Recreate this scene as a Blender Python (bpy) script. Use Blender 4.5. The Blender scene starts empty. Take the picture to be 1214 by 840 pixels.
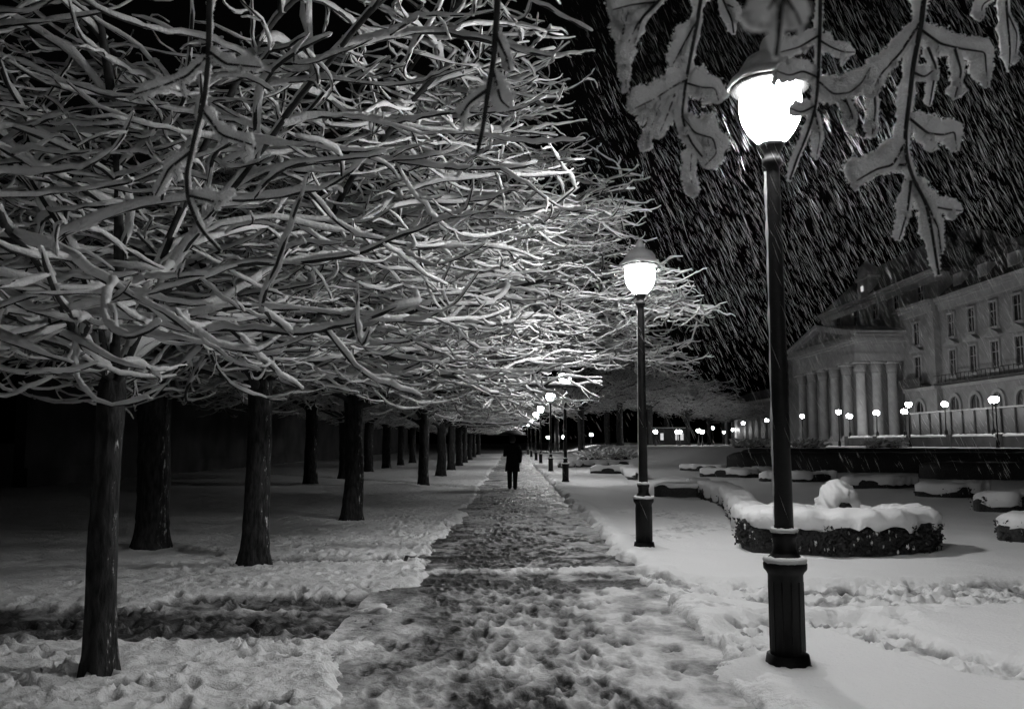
import bpy, math, random
import numpy as np
from mathutils import Vector

scene = bpy.context.scene
COL = scene.collection
PI = math.pi
R = math.radians

# ------------------------------------------------------------------ camera
F_PX, CX, CY, CAM_Z = 1012.0, 607.0, 420.0, 1.6
TILT = math.atan(104.0 / F_PX)
cam_d = bpy.data.cameras.new('camera')
cam = bpy.data.objects.new('camera', cam_d); COL.objects.link(cam)
cam.location = (0, 0, CAM_Z); cam.rotation_euler = (PI / 2 + TILT, 0, 0)
cam_d.sensor_width = 36.0; cam_d.lens = 36.0 * F_PX / 1214.0
cam_d.clip_start = 0.05; cam_d.clip_end = 3000
cam_d.dof.use_dof = True; cam_d.dof.focus_distance = 11.0; cam_d.dof.aperture_fstop = 5.6
scene.camera = cam
FW = np.array([0, math.cos(TILT), math.sin(TILT)]); UP = np.array([0, -math.sin(TILT), math.cos(TILT)])

def ray(px, py):
    return FW + np.array([1.0, 0, 0]) * ((px - CX) / F_PX) + UP * ((CY - py) / F_PX)
def at(px, py, z=0.0):
    """ground point (height z) seen at a photo pixel"""
    d = ray(px, py); t = (z - CAM_Z) / d[2]
    return np.array([0, 0, CAM_Z]) + d * t
def at_y(px, py, Y):
    d = ray(px, py); return np.array([0, 0, CAM_Z]) + d * (Y / d[1])

# ------------------------------------------------------------------ objects
def tag(o, label=None, cat=None, group=None, kind=None):
    for k, v in (('label', label), ('category', cat), ('group', group), ('kind', kind)):
        if v: o[k] = v
    return o
def thing(name, loc, label, cat, group=None, rz=0.0):
    o = bpy.data.objects.new(name, None); COL.objects.link(o)
    o.empty_display_size = 0.2
    o.location = tuple(float(v) for v in loc); o.rotation_euler = (0, 0, rz)
    return tag(o, label, cat, group)
def copy_tree(o, parent=None):
    c = o.copy(); COL.objects.link(c); c.parent = parent
    for ch in list(o.children): copy_tree(ch, c)
    return c

def grad(P):
    T = np.empty_like(P); T[1:-1] = P[2:] - P[:-2]; T[0] = P[1] - P[0]; T[-1] = P[-1] - P[-2]
    return T / (np.sqrt(T[:, 0] ** 2 + T[:, 1] ** 2 + T[:, 2] ** 2)[:, None] + 1e-12)
def xp(a, b):
    o = np.empty_like(a); b = np.broadcast_to(b, a.shape)
    o[:, 0] = a[:, 1] * b[:, 2] - a[:, 2] * b[:, 1]; o[:, 1] = a[:, 2] * b[:, 0] - a[:, 0] * b[:, 2]; o[:, 2] = a[:, 0] * b[:, 1] - a[:, 1] * b[:, 0]
    return o
class MB:
    def __init__(s): s.v = []; s.q = []; s.t = []; s.n = 0
    def add(s, v, q=None, t=None):
        v = np.asarray(v, float).reshape(-1, 3)
        if q is not None and len(q): s.q.append(np.asarray(q, int).reshape(-1, 4) + s.n)
        if t is not None and len(t): s.t.append(np.asarray(t, int).reshape(-1, 3) + s.n)
        s.v.append(v); s.n += len(v); return s
    def box(s, x0, x1, y0, y1, z0, z1):
        v = [(x, y, z) for z in (z0, z1) for y in (y0, y1) for x in (x0, x1)]
        return s.add(v, [(0, 2, 3, 1), (4, 5, 7, 6), (0, 1, 5, 4), (2, 6, 7, 3), (0, 4, 6, 2), (1, 3, 7, 5)])
    def lathe(s, prof, c=(0, 0, 0), n=16, sx=1.0, sy=1.0, cap=True, jit=0.0, rng=None, a0=0.0):
        prof = np.asarray(prof, float); m = len(prof)
        a = np.arange(n) * 2 * PI / n + a0
        rr = prof[:, 0][:, None] * np.ones(n)[None]
        zz = prof[:, 1][:, None] * np.ones(n)[None]
        if jit and rng is not None:
            rr = rr * (1 + rng.uniform(-jit, jit, rr.shape)); zz = zz + rng.uniform(-jit, jit, zz.shape) * 0.12
        v = np.stack([c[0] + rr * np.cos(a) * sx, c[1] + rr * np.sin(a) * sy, c[2] + zz], -1).reshape(-1, 3)
        i = np.arange(m - 1)[:, None]; j = np.arange(n)[None]; k = (j + 1) % n
        q = np.stack([i * n + j, i * n + k, (i + 1) * n + k, (i + 1) * n + j], -1).reshape(-1, 4)
        t = []
        if cap:
            v = np.vstack([v, [[c[0], c[1], c[2] + prof[0, 1]], [c[0], c[1], c[2] + prof[-1, 1]]]])
            b = m * n
            t = [(b, (x + 1) % n, x) for x in range(n)] + [(b + 1, (m - 1) * n + x, (m - 1) * n + (x + 1) % n) for x in range(n)]
        return s.add(v, q, t)
    def tube(s, P, r, n=6, off=None, cap=False, vj=0.0, g=None):
        P = np.asarray(P, float); r = np.broadcast_to(np.asarray(r, float), (len(P),)); m = len(P)
        T = grad(P)
        ref = np.array([0, 0, 1.0]) if abs(T[0, 2]) < 0.8 else np.array([1.0, 0.2, 0])
        ax = np.argmin(np.abs(T).max(axis=0)); ref = np.eye(3)[ax]
        N = xp(T, ref); ln = np.sqrt((N * N).sum(1))
        slow = ln.min() < .35
        N = N / (ln[:, None] + 1e-12)
        if slow: ref = np.array([0, 0, 1.0]) if abs(T[0, 2]) < 0.8 else np.array([1.0, 0.2, 0]); u = np.cross(T[0], ref); u /= np.linalg.norm(u) + 1e-12
        for i in range(m if slow else 0):
            u = u - T[i] * np.dot(u, T[i]); u /= np.linalg.norm(u) + 1e-12; N[i] = u
        B = xp(T, N)
        a = np.arange(n) * 2 * PI / n
        C = P if off is None else P + off
        rr = r[:, None, None]
        if vj:
            nz = g.normal(0, 1, (m, n)); nz = nz + .5 * (np.roll(nz, 1, 1) + np.roll(nz, -1, 1)); nz[1:-1] = .5 * nz[1:-1] + .25 * (nz[:-2] + nz[2:]); rr = rr * (1 + vj * np.clip(nz, -2.2, 2.2))[:, :, None]
        v = C[:, None] + rr * (N[:, None] * np.cos(a)[None, :, None] + B[:, None] * np.sin(a)[None, :, None])
        i = np.arange(m - 1)[:, None]; j = np.arange(n)[None]; k = (j + 1) % n
        q = np.stack([i * n + j, i * n + k, (i + 1) * n + k, (i + 1) * n + j], -1).reshape(-1, 4)
        v = v.reshape(-1, 3); t = []
        if cap:
            v = np.vstack([v, C[0], C[-1]]); b = m * n
            t = [(b, (x + 1) % n, x) for x in range(n)] + [(b + 1, (m - 1) * n + x, (m - 1) * n + (x + 1) % n) for x in range(n)]
        return s.add(v, q, t)
    def mesh(s, name, mat, smooth=True):
        me = bpy.data.meshes.new(name)
        v = np.vstack(s.v)
        Q = np.vstack(s.q) if s.q else np.zeros((0, 4), int); T = np.vstack(s.t) if s.t else np.zeros((0, 3), int)
        me.vertices.add(len(v)); me.vertices.foreach_set('co', v.astype(np.float32).ravel())
        nl = Q.size + T.size
        me.loops.add(nl); me.loops.foreach_set('vertex_index', np.concatenate([Q.ravel(), T.ravel()]).astype(np.int32))
        me.polygons.add(len(Q) + len(T))
        st = np.concatenate([np.arange(len(Q)) * 4, Q.size + np.arange(len(T)) * 3]).astype(np.int32)
        me.polygons.foreach_set('loop_start', st)
        me.polygons.foreach_set('use_smooth', np.full(len(st), bool(smooth)))
        me.update(calc_edges=True); me.validate()
        me.materials.append(mat); return me
    def build(s, name, mat, parent=None, smooth=True):
        o = bpy.data.objects.new(name, s.mesh(name, mat, smooth)); COL.objects.link(o)
        if parent: o.parent = parent
        return o

# ------------------------------------------------------------------ noise
def hash2(i, j, seed):
    h = (i.astype(np.int64) * 374761393 + j.astype(np.int64) * 668265263 + seed * 1442695041) & 0x7fffffff
    h = ((h ^ (h >> 13)) * 1274126177) & 0x7fffffff
    return ((h ^ (h >> 16)) & 0xffff) / 65535.0
def vnoise(x, y, seed=0):
    i = np.floor(x); j = np.floor(y); fx = x - i; fy = y - j
    fx = fx * fx * (3 - 2 * fx); fy = fy * fy * (3 - 2 * fy)
    a = hash2(i, j, seed); b = hash2(i + 1, j, seed); c = hash2(i, j + 1, seed); d = hash2(i + 1, j + 1, seed)
    return (a * (1 - fx) + b * fx) * (1 - fy) + (c * (1 - fx) + d * fx) * fy
def fbm(x, y, seed=0, o=4):
    s = 0; amp = 0.5; tot = 0
    for k in range(o):
        s = s + amp * vnoise(x * 2 ** k + 17.3 * k, y * 2 ** k - 9.1 * k, seed + k); tot += amp; amp *= 0.5
    return s / tot
def sstep(a, b, x):
    t = np.clip((x - a) / (b - a), 0, 1); return t * t * (3 - 2 * t)

# ------------------------------------------------------------------ materials
def nodes(m): m.use_nodes = True; return m.node_tree.nodes, m.node_tree.links
def mat(name, c0, c1=None, scale=8.0, rough=0.7, bump=0.0, bscale=None, detail=6.0, spec=0.3, metal=0.0, dist=0.02):
    m = bpy.data.materials.new(name); N, L = nodes(m)
    p = N['Principled BSDF']; p.inputs['Roughness'].default_value = rough
    p.inputs['Specular IOR Level'].default_value = spec; p.inputs['Metallic'].default_value = metal
    tc = N.new('ShaderNodeTexCoord')
    n = N.new('ShaderNodeTexNoise'); n.inputs['Scale'].default_value = scale; n.inputs['Detail'].default_value = detail
    L.new(tc.outputs['Object'], n.inputs['Vector'])
    r = N.new('ShaderNodeValToRGB'); r.color_ramp.elements[0].position = 0.32; r.color_ramp.elements[1].position = 0.68
    c1 = c0 if c1 is None else c1
    r.color_ramp.elements[0].color = (c0, c0, c0, 1); r.color_ramp.elements[1].color = (c1, c1, c1, 1)
    L.new(n.outputs['Fac'], r.inputs['Fac']); L.new(r.outputs['Color'], p.inputs['Base Color'])
    if bump:
        n2 = N.new('ShaderNodeTexNoise'); n2.inputs['Scale'].default_value = bscale or scale * 3; n2.inputs['Detail'].default_value = 5
        L.new(tc.outputs['Object'], n2.inputs['Vector'])
        b = N.new('ShaderNodeBump'); b.inputs['Strength'].default_value = bump; b.inputs['Distance'].default_value = dist
        L.new(n2.outputs['Fac'], b.inputs['Height']); L.new(b.outputs['Normal'], p.inputs['Normal'])
    return m
def snow_mat(name, base=0.8, trans=0.22, bscale=28.0, bump=0.6, dist=0.02):
    m = bpy.data.materials.new(name); N, L = nodes(m)
    p = N['Principled BSDF']; p.inputs['Roughness'].default_value = 0.65; p.inputs['Specular IOR Level'].default_value = 0.25
    tc = N.new('ShaderNodeTexCoord')
    n = N.new('ShaderNodeTexNoise'); n.inputs['Scale'].default_value = 3.0; n.inputs['Detail'].default_value = 6
    r = N.new('ShaderNodeValToRGB')
    a, b = base * 0.86, base
    r.color_ramp.elements[0].color = (a, a, a, 1); r.color_ramp.elements[1].color = (b, b, b, 1)
    L.new(tc.outputs['Object'], n.inputs['Vector']); L.new(n.outputs['Fac'], r.inputs['Fac']); L.new(r.outputs['Color'], p.inputs['Base Color'])
    n2 = N.new('ShaderNodeTexNoise'); n2.inputs['Scale'].default_value = bscale; n2.inputs['Detail'].default_value = 6; n2.inputs['Roughness'].default_value = 0.6
    L.new(tc.outputs['Object'], n2.inputs['Vector'])
    bm = N.new('ShaderNodeBump'); bm.inputs['Strength'].default_value = bump; bm.inputs['Distance'].default_value = dist
    L.new(n2.outputs['Fac'], bm.inputs['Height']); L.new(bm.outputs['Normal'], p.inputs['Normal'])
    if trans:
        t = N.new('ShaderNodeBsdfTranslucent'); t.inputs['Color'].default_value = (base, base, base, 1)
        L.new(bm.outputs['Normal'], t.inputs['Normal'])
        mx = N.new('ShaderNodeMixShader'); mx.inputs[0].default_value = trans
        L.new(p.outputs[0], mx.inputs[1]); L.new(t.outputs[0], mx.inputs[2]); L.new(mx.outputs[0], N['Material Output'].inputs['Surface'])
    return m
def bark_mat():
    """dark bark with wet snow plastered on the right-hand side"""
    m = bpy.data.materials.new('bark'); N, L = nodes(m)
    p = N['Principled BSDF']; p.inputs['Roughness'].default_value = 0.8; p.inputs['Specular IOR Level'].default_value = 0.2
    tc = N.new('ShaderNodeTexCoord'); mp = N.new('ShaderNodeMapping'); mp.inputs['Scale'].default_value = (1, 1, 0.3)
    L.new(tc.outputs['Object'], mp.inputs['Vector'])
    n = N.new('ShaderNodeTexNoise'); n.inputs['Scale'].default_value = 22; n.inputs['Detail'].default_value = 8
    L.new(mp.outputs[0], n.inputs['Vector'])
    r = N.new('ShaderNodeValToRGB'); r.color_ramp.elements[0].position = 0.35; r.color_ramp.elements[1].position = 0.7
    r.color_ramp.elements[0].color = (0.008, 0.008, 0.008, 1); r.color_ramp.elements[1].color = (0.042, 0.042, 0.042, 1)
    L.new(n.outputs['Fac'], r.inputs['Fac'])
    g = N.new('ShaderNodeNewGeometry'); d = N.new('ShaderNodeVectorMath'); d.operation = 'DOT_PRODUCT'; d.inputs[1].default_value = (0.93, -0.2, 0.3)
    L.new(g.outputs['Normal'], d.inputs[0])
    n3 = N.new('ShaderNodeTexNoise'); n3.inputs['Scale'].default_value = 21; n3.inputs['Detail'].default_value = 9; n3.inputs['Roughness'].default_value = 0.7
    L.new(mp.outputs[0], n3.inputs['Vector'])
    ma = N.new('ShaderNodeMath'); ma.operation = 'MULTIPLY_ADD'; ma.inputs[1].default_value = 0.34
    L.new(d.outputs['Value'], ma.inputs[0]); L.new(n3.outputs['Fac'], ma.inputs[2])
    r2 = N.new('ShaderNodeValToRGB'); r2.color_ramp.elements[0].position = 0.89; r2.color_ramp.elements[1].position = 0.99
    r2.color_ramp.elements[0].color = (0, 0, 0, 1); r2.color_ramp.elements[1].color = (1, 1, 1, 1)
    L.new(ma.outputs[0], r2.inputs['Fac'])
    mx = N.new('ShaderNodeMixRGB'); mx.inputs[2].default_value = (0.72, 0.72, 0.72, 1)
    L.new(r2.outputs['Color'], mx.inputs[0]); L.new(r.outputs['Color'], mx.inputs[1]); L.new(mx.outputs[0], p.inputs['Base Color'])
    b = N.new('ShaderNodeBump'); b.inputs['Strength'].default_value = 1.0; b.inputs['Distance'].default_value = 0.03
    L.new(n.outputs['Fac'], b.inputs['Height']); L.new(b.outputs['Normal'], p.inputs['Normal'])
    return m
def ground_mat(name, attr=True, snow=0.78, dark=0.05, bscale=14.0):
    """snow that turns to grey slush and wet asphalt where the 'wear' of the trodden surface is high"""
    m = bpy.data.materials.new(name); N, L = nodes(m)
    p = N['Principled BSDF']; p.inputs['Specular IOR Level'].default_value = 0.3
    tc = N.new('ShaderNodeTexCoord')
    at_ = N.new('ShaderNodeAttribute'); at_.attribute_name = 'wear'
    n = N.new('ShaderNodeTexNoise'); n.inputs['Scale'].default_value = 7.0; n.inputs['Detail'].default_value = 9; n.inputs['Roughness'].default_value = 0.65
    L.new(tc.outputs['Object'], n.inputs['Vector'])
    ma = N.new('ShaderNodeMath'); ma.operation = 'MULTIPLY_ADD'; ma.inputs[1].default_value = 0.9; ma.inputs[2].default_value = -0.45
    L.new(n.outputs['Fac'], ma.inputs[0])
    ad = N.new('ShaderNodeMath'); ad.operation = 'ADD'; L.new(at_.outputs['Fac'], ad.inputs[0]); L.new(ma.outputs[0], ad.inputs[1])
    r = N.new('ShaderNodeValToRGB'); e = r.color_ramp.elements
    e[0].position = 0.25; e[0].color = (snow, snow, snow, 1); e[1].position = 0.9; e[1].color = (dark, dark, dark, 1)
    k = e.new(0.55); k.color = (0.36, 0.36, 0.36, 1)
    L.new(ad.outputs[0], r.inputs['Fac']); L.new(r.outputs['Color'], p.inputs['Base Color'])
    rr = N.new('ShaderNodeMapRange'); rr.inputs[1].default_value = 0.3; rr.inputs[2].default_value = 0.95; rr.inputs[3].default_value = 0.7; rr.inputs[4].default_value = 0.38
    L.new(ad.outputs[0], rr.inputs[0]); L.new(rr.outputs[0], p.inputs['Roughness'])
    n2 = N.new('ShaderNodeTexNoise'); n2.inputs['Scale'].default_value = bscale; n2.inputs['Detail'].default_value = 8; n2.inputs['Roughness'].default_value = 0.65
    L.new(tc.outputs['Object'], n2.inputs['Vector'])
    b = N.new('ShaderNodeBump'); b.inputs['Strength'].default_value = 0.7; b.inputs['Distance'].default_value = 0.035
    L.new(n2.outputs['Fac'], b.inputs['Height']); L.new(b.outputs['Normal'], p.inputs['Normal'])
    return m
def emit(name, s):
    m = bpy.data.materials.new(name); N, L = nodes(m); N.remove(N['Principled BSDF'])
    e = N.new('ShaderNodeEmission'); e.inputs['Strength'].default_value = s
    L.new(e.outputs[0], N['Material Output'].inputs['Surface']); return m

M_SNOW = snow_mat('snow', 0.8, 0.2, 30, 0.5)
M_TWIGSNOW = snow_mat('wet_snow', 0.82, 0.22, 38, 0.9, 0.02)
M_HANGSNOW = snow_mat('thin_wet_snow', 0.97, 0.0, 110, 1.0, 0.02)
M_GRIT = snow_mat('snow_crystal', 0.96, 0.75, 200, 0.0)
_p = M_HANGSNOW.node_tree.nodes['Principled BSDF']; _p.inputs['Subsurface Weight'].default_value = 1.0
_p.inputs['Subsurface Radius'].default_value = (1, 1, 1); _p.inputs['Subsurface Scale'].default_value = 0.03
M_HEDGESNOW = snow_mat('cap_snow', 0.82, 0.0, 12, 0.6, 0.03)
M_BARK = bark_mat()
M_TWIG = mat('twig_bark', 0.012, 0.035, 30, 0.8)
M_IRON = mat('painted_iron', 0.003, 0.007, 40, 0.55, 0.2, 80, spec=0.22, dist=0.004)
M_GROUND = ground_mat('snow_ground', dark=0.06, bscale=24)
M_PATH = ground_mat('slushy_path', snow=0.7, dark=0.03, bscale=30)
M_LEAF = mat('hedge_leaf', 0.01, 0.04, 30, 0.6, 0.6, 60, spec=0.25)
M_STONE = mat('facade_stone', 0.2, 0.29, 0.8, 0.8, 0.3, 4, dist=0.05)
M_STONE2 = mat('trim_stone', 0.28, 0.36, 1.2, 0.75, 0.2, 6)
M_ROOF = mat('slate_roof', 0.03, 0.06, 1.5, 0.7, 0.3, 8)
M_PANE = mat('dark_pane', 0.010, 0.016, 2, 0.45, spec=0.25)
M_FRAME = mat('window_paint', 0.3, 0.4, 4, 0.6)
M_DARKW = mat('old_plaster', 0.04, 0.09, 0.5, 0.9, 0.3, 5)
M_COAT = mat('dark_wool', 0.008, 0.014, 60, 0.95, 0.3, 200, spec=0.1)
M_TROUSER = mat('dark_trousers', 0.010, 0.018, 50, 0.9, spec=0.1)
M_SKIN = mat('skin', 0.3, 0.34, 20, 0.6)
M_HAIR = mat('dark_hair', 0.01, 0.02, 60, 0.7)
M_FABRIC = mat('umbrella_cloth', 0.03, 0.05, 12, 0.7)
M_LAMP = emit('lamp_light', 300)
M_NEARLAMP = emit('snowed_lamp_light', 265)
M_GLOBE = emit('globe_light', 100)
M_FILL = emit('fill_lamp_light', 270)
M_DORM = emit('lit_glass', .7)

# ------------------------------------------------------------------ ground
LAMP_PX = [(935, 803), (764, 657), (670.5, 574.5), (653, 560.5), (641, 550.3), (635.5, 546.2), (630, 542), (626, 539)]
LAMPS = [at(*p) for p in LAMP_PX]

def axis(parts):
    out = [parts[0][0]]
    for a, b, h0, h1 in parts:
        x = a
        while x < b - 1e-6:
            u = (x - a) / (b - a); h = h0 * (h1 / h0) ** u
            x = min(b, x + h); out.append(x)
    return np.array(out)
GX = axis([(-700, -60, 120, 8), (-60, -10, 6, 0.25), (-10, -3, 0.2, 0.03), (-3, 5.2, 0.024, 0.024), (5.2, 12, 0.03, 0.15), (12, 60, 0.3, 6), (60, 700, 10, 150)])
GY = axis([(-40, 4.4, 4, 0.2), (4.4, 12, 0.018, 0.04), (12, 40, 0.045, 0.16), (40, 120, 0.25, 3), (120, 900, 5, 150)])

def prints(Xa, Ya, H, W, pts, depth, rim, rng, wear=0.35, size=(0.145, 0.055)):
    for (x, y, ang) in pts:
        i0, i1 = np.searchsorted(Xa, [x - 0.3, x + 0.3]); j0, j1 = np.searchsorted(Ya, [y - 0.3, y + 0.3])
        if i1 - i0 < 2 or j1 - j0 < 2: continue
        xs = Xa[i0:i1][None] - x; ys = Ya[j0:j1][:, None] - y
        u = xs * math.cos(ang) + ys * math.sin(ang); v = -xs * math.sin(ang) + ys * math.cos(ang)
        a, b = size; a *= rng.uniform(.85, 1.15); b *= rng.uniform(.85, 1.2)
        r = np.sqrt((v / a) ** 2 + (u / b) ** 2)
        k = 1 - sstep(0.65, 1.05, r); rm = np.exp(-((r - 1.2) / 0.22) ** 2)
        H[j0:j1, i0:i1] += -depth * k + rim * rm
        W[j0:j1, i0:i1] += wear * k

def path_left(Y): return -1.0 + 0.22 * (fbm(Y * 0.8, Y * 0 + 3, 5, 3) - 0.5) * 2
def path_right(Y): return 1.47 + 0.16 * (fbm(Y * 0.7, Y * 0 + 8, 9, 3) - 0.5) * 2

def track(X, Y, pts, w):
    """nearness (0..1) to a polyline of wheel / foot tracks"""
    pts = np.asarray(pts, float); d2 = np.full(X.shape, 1e9)
    for a, b in zip(pts[:-1], pts[1:]):
        ab = b - a; t = np.clip(((X - a[0]) * ab[0] + (Y - a[1]) * ab[1]) / (ab @ ab), 0, 1)
        d2 = np.minimum(d2, (X - a[0] - ab[0] * t) ** 2 + (Y - a[1] - ab[1] * t) ** 2)
    d = np.sqrt(d2) + 0.25 * w * (fbm(X * 2.1, Y * 2.1, 31, 3) - 0.5)
    return 1 - sstep(w * 0.55, w, d)
def G2(*px): return [tuple(at(a, b)[:2]) for a, b in px]
TR_A = G2((-150, 738), (120, 742), (420, 742)); TR_B = G2((230, 716), (420, 714), (530, 700))
TR_C = G2((500, 692), (600, 693), (735, 693), (830, 688)); TR_D = G2((300, 662), (515, 664), (730, 664))
TR_E = G2((740, 690), (930, 704), (1100, 702), (1300, 700)); TR_F = G2((760, 705), (950, 716), (1300, 712))
TR_G = G2((830, 840), (860, 775), (915, 745), (1010, 742), (1080, 775), (1180, 800))
TR_P = G2((775, 640), (835, 628), (800, 612), (760, 610)); TR_Q = G2((770, 720), (900, 735), (1010, 742), (1100, 722))
TR_S1 = G2((300, 560), (560, 578), (760, 568), (900, 572))

def ground_height(X, Y):
    near = 1 - sstep(40, 90, Y)
    H = 0.035 + 0.05 * (fbm(X * 0.35, Y * 0.35, 1, 3) - 0.5) + 0.028 * (fbm(X * 1.7, Y * 1.7, 2, 3) - 0.5)
    W = 0.08 + 0 * X
    left = 1 - sstep(-1.1, -0.7, X)
    # trodden snow under the trees
    lump = fbm(X * 5.5, Y * 5.5, 3, 3); lump2 = fbm(X * 11, Y * 9, 4, 2)
    rough = left * (0.4 + 0.6 * fbm(X * .5, Y * .5, 6, 2))
    H += near * rough * (0.055 * (lump - 0.5) + 0.045 * (lump2 - .5) + 0.03 * (fbm(X * 21, Y * 19, 41, 2) - .5))
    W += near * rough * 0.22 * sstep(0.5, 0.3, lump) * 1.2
    # swept bank along both path edges
    for ed, sg in ((path_left(Y), -1), (path_right(Y), 1)):
        dd = (X - ed) * sg
        H += near * 0.085 * np.exp(-((dd - 0.2) / 0.24) ** 2) * np.clip(fbm(X * 2.2, Y * 2.2, 8, 4) * 2.4 - .75, 0, 1.2) * (.7 if sg < 0 else 1)
    # right verge: smoother, with trodden cross paths
    right = sstep(1.3, 1.7, X)
    rr = np.zeros_like(X)
    for tr, w in ((TR_E, .55), (TR_F, .5), (TR_G, .38)): rr = np.maximum(rr, track(X, Y, tr, w))
    H += near * right * rr * (0.10 * (lump - 0.55) + 0.08 * (lump2 - .5) + .05 * (fbm(X * 21, Y * 19, 42, 2) - .5) - 0.03)
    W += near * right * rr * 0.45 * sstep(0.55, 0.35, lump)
    pt = np.maximum(track(X, Y, TR_P, .7), track(X, Y, TR_Q, .45)) * right * (1 - rr)
    H += near * right * (1 - rr) * (0.05 + .05 * (fbm(X * 1.6, Y * 1.6, 44, 3) - .5)) + near * pt * (.09 * (lump - .5) + .05 * (lump2 - .5))
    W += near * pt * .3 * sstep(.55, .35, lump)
    for tr, w, k in ((TR_A, .8, .75), (TR_B, .45, .6), (TR_D, .4, .4), (TR_S1, .7, .3)):
        t = track(X, Y, tr, w) * left
        H -= t * 0.06 * near; W += t * k * (0.6 + 0.8 * fbm(X * 1.2, Y * 5, 12, 3))
    # drop below the path sheet
    m = sstep(-0.22, 0.03, X - path_left(Y) + 0.26 * (fbm(X * 4, Y * 4, 14, 4) - .5)) * (1 - sstep(-0.02, 0.10, X - path_right(Y) + 0.34 * (fbm(X * 4, Y * 4, 15, 4) - .5)))
    m = m * (Y < 190)
    H = H * (1 - m) - 0.09 * m
    W += 0.35 * m * near
    # gentle rise of the garden bank in front of the terrace
    H += 1.12 * sstep(50, 62, Y + 0.0 * X) * sstep(9, 15, X)
    return H, W
def sheet(name, Xa, Ya, H, W, m):
    X, Y = np.meshgrid(Xa, Ya); ny, nx = X.shape
    mb = MB(); i = np.arange(ny - 1)[:, None] * nx + np.arange(nx - 1)[None]
    q = np.stack([i, i + 1, i + nx + 1, i + nx], -1).reshape(-1, 4)
    mb.add(np.stack([X, Y, H], -1).reshape(-1, 3), q)
    o = mb.build(name, m)
    a = o.data.attributes.new('wear', 'FLOAT', 'POINT'); a.data.foreach_set('value', W.astype(np.float32).ravel())
    return tag(o, kind='structure')

rng = np.random.default_rng(7)
X, Y = np.meshgrid(GX, GY)
H, W = ground_height(X, Y)
P = []
for k in range(650):       # prints in the snow under the trees and on the verge
    x = rng.uniform(-5, -1.1); y = 4.6 + 14 * rng.random() ** 1.5
    P.append((x, y, rng.normal(0, 0.9)))
def trail(pts, step=0.62, off=0.1, n=1):
    pts = np.asarray(pts, float); out = []
    for _ in range(n):
        sh = rng.normal(0, 0.16, 2); s = 0; side = 1
        seg = np.diff(pts, axis=0); ln = np.linalg.norm(seg, axis=1)
        for a, d, l in zip(pts[:-1], seg, ln):
            t = d / l; k = rng.uniform(0, step)
            while k < l:
                p = a + t * k + np.array([-t[1], t[0]]) * off * side + sh + rng.normal(0, 0.03, 2); side = -side
                out.append((p[0], p[1], math.atan2(t[1], t[0]) - PI / 2)); k += step
    return out
P += trail(TR_E, n=9) + trail(TR_F, n=7) + trail(TR_G, n=7) + trail(TR_A, n=6) + trail(TR_D, n=5)
P = [p for p in P if not (-1.0 < p[0] < 1.5)]
prints(GX, GY, H, W, P, 0.045, 0.018, rng, 0.3)
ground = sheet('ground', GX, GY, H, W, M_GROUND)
def gh(x, y):
    i = min(max(np.searchsorted(GX, x), 1), len(GX) - 1); j = min(max(np.searchsorted(GY, y), 1), len(GY) - 1)
    u = (x - GX[i-1]) / (GX[i] - GX[i-1]); v = (y - GY[j-1]) / (GY[j] - GY[j-1])
    return float((H[j-1, i-1] * (1-u) + H[j-1, i] * u) * (1-v) + (H[j, i-1] * (1-u) + H[j, i] * u) * v)

PX = axis([(-1.5, 1.95, 0.019, 0.019)]); PY = axis([(-40, 4.4, 4, 0.2), (4.4, 12, 0.016, 0.03), (12, 40, 0.035, 0.14), (40, 200, 0.25, 8)])
X2, Y2 = np.meshgrid(PX, PY)
H2 = 0.012 + 0.018 * (fbm(X2 * 4.5, Y2 * 3.6, 21, 3) - .5) + 0.017 * (fbm(X2 * 12, Y2 * 10, 22, 2) - .5) + 0.02 * (fbm(X2 * 24, Y2 * 22, 43, 2) - .5) + 0.02 * (fbm(X2 * .9, Y2 * .9, 23, 2) - .5)
midd = np.exp(-((Y2 - 13.5) / 3.4) ** 2)
W2 = 0.49 + 1.1 * (fbm(X2 * 3.4, Y2 * 2.4, 24, 4) - .5) + 0.36 * midd + 0.35 * np.exp(-((X2 + 0.62) / 0.33) ** 2) * sstep(5.5, 7, Y2) * (1 - sstep(10, 14, Y2)) - 0.12 * np.exp(-((X2 - .25) / .8) ** 2) * (Y2 < 9)
W2 += 0.12 * sstep(17, 24, Y2)
PP = []
for k in range(1500):
    y = 4.5 + 30 * rng.random() ** 1.7
    PP.append((rng.normal(0.15, 0.62), y, rng.normal(0, 0.25) + (PI if rng.random() < .5 else 0)))
PP = [p for p in PP if -1.1 < p[0] < 1.6]
prints(PX, PY, H2, W2, PP, 0.015, 0.007, rng, 0.2)
for tr, w, k in ((TR_C, .30, .6), (TR_D, .36, .7)):
    t = track(X2, Y2, tr, w); H2 -= t * 0.02; W2 += t * k * (0.5 + fbm(X2 * 1.2, Y2 * 6, 13, 3))
rg = track(X2, Y2, G2((480, 680), (620, 679), (760, 676)), .22); H2 += rg * 0.025; W2 -= rg * 0.4
path = sheet('footpath', PX, PY, H2, W2, M_PATH)

# ------------------------------------------------------------------ trees
def unit(v): return v / (np.linalg.norm(v) + 1e-12)
def dirv(az, el): return np.array([math.cos(az) * math.cos(el), math.sin(az) * math.cos(el), math.sin(el)])

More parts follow.
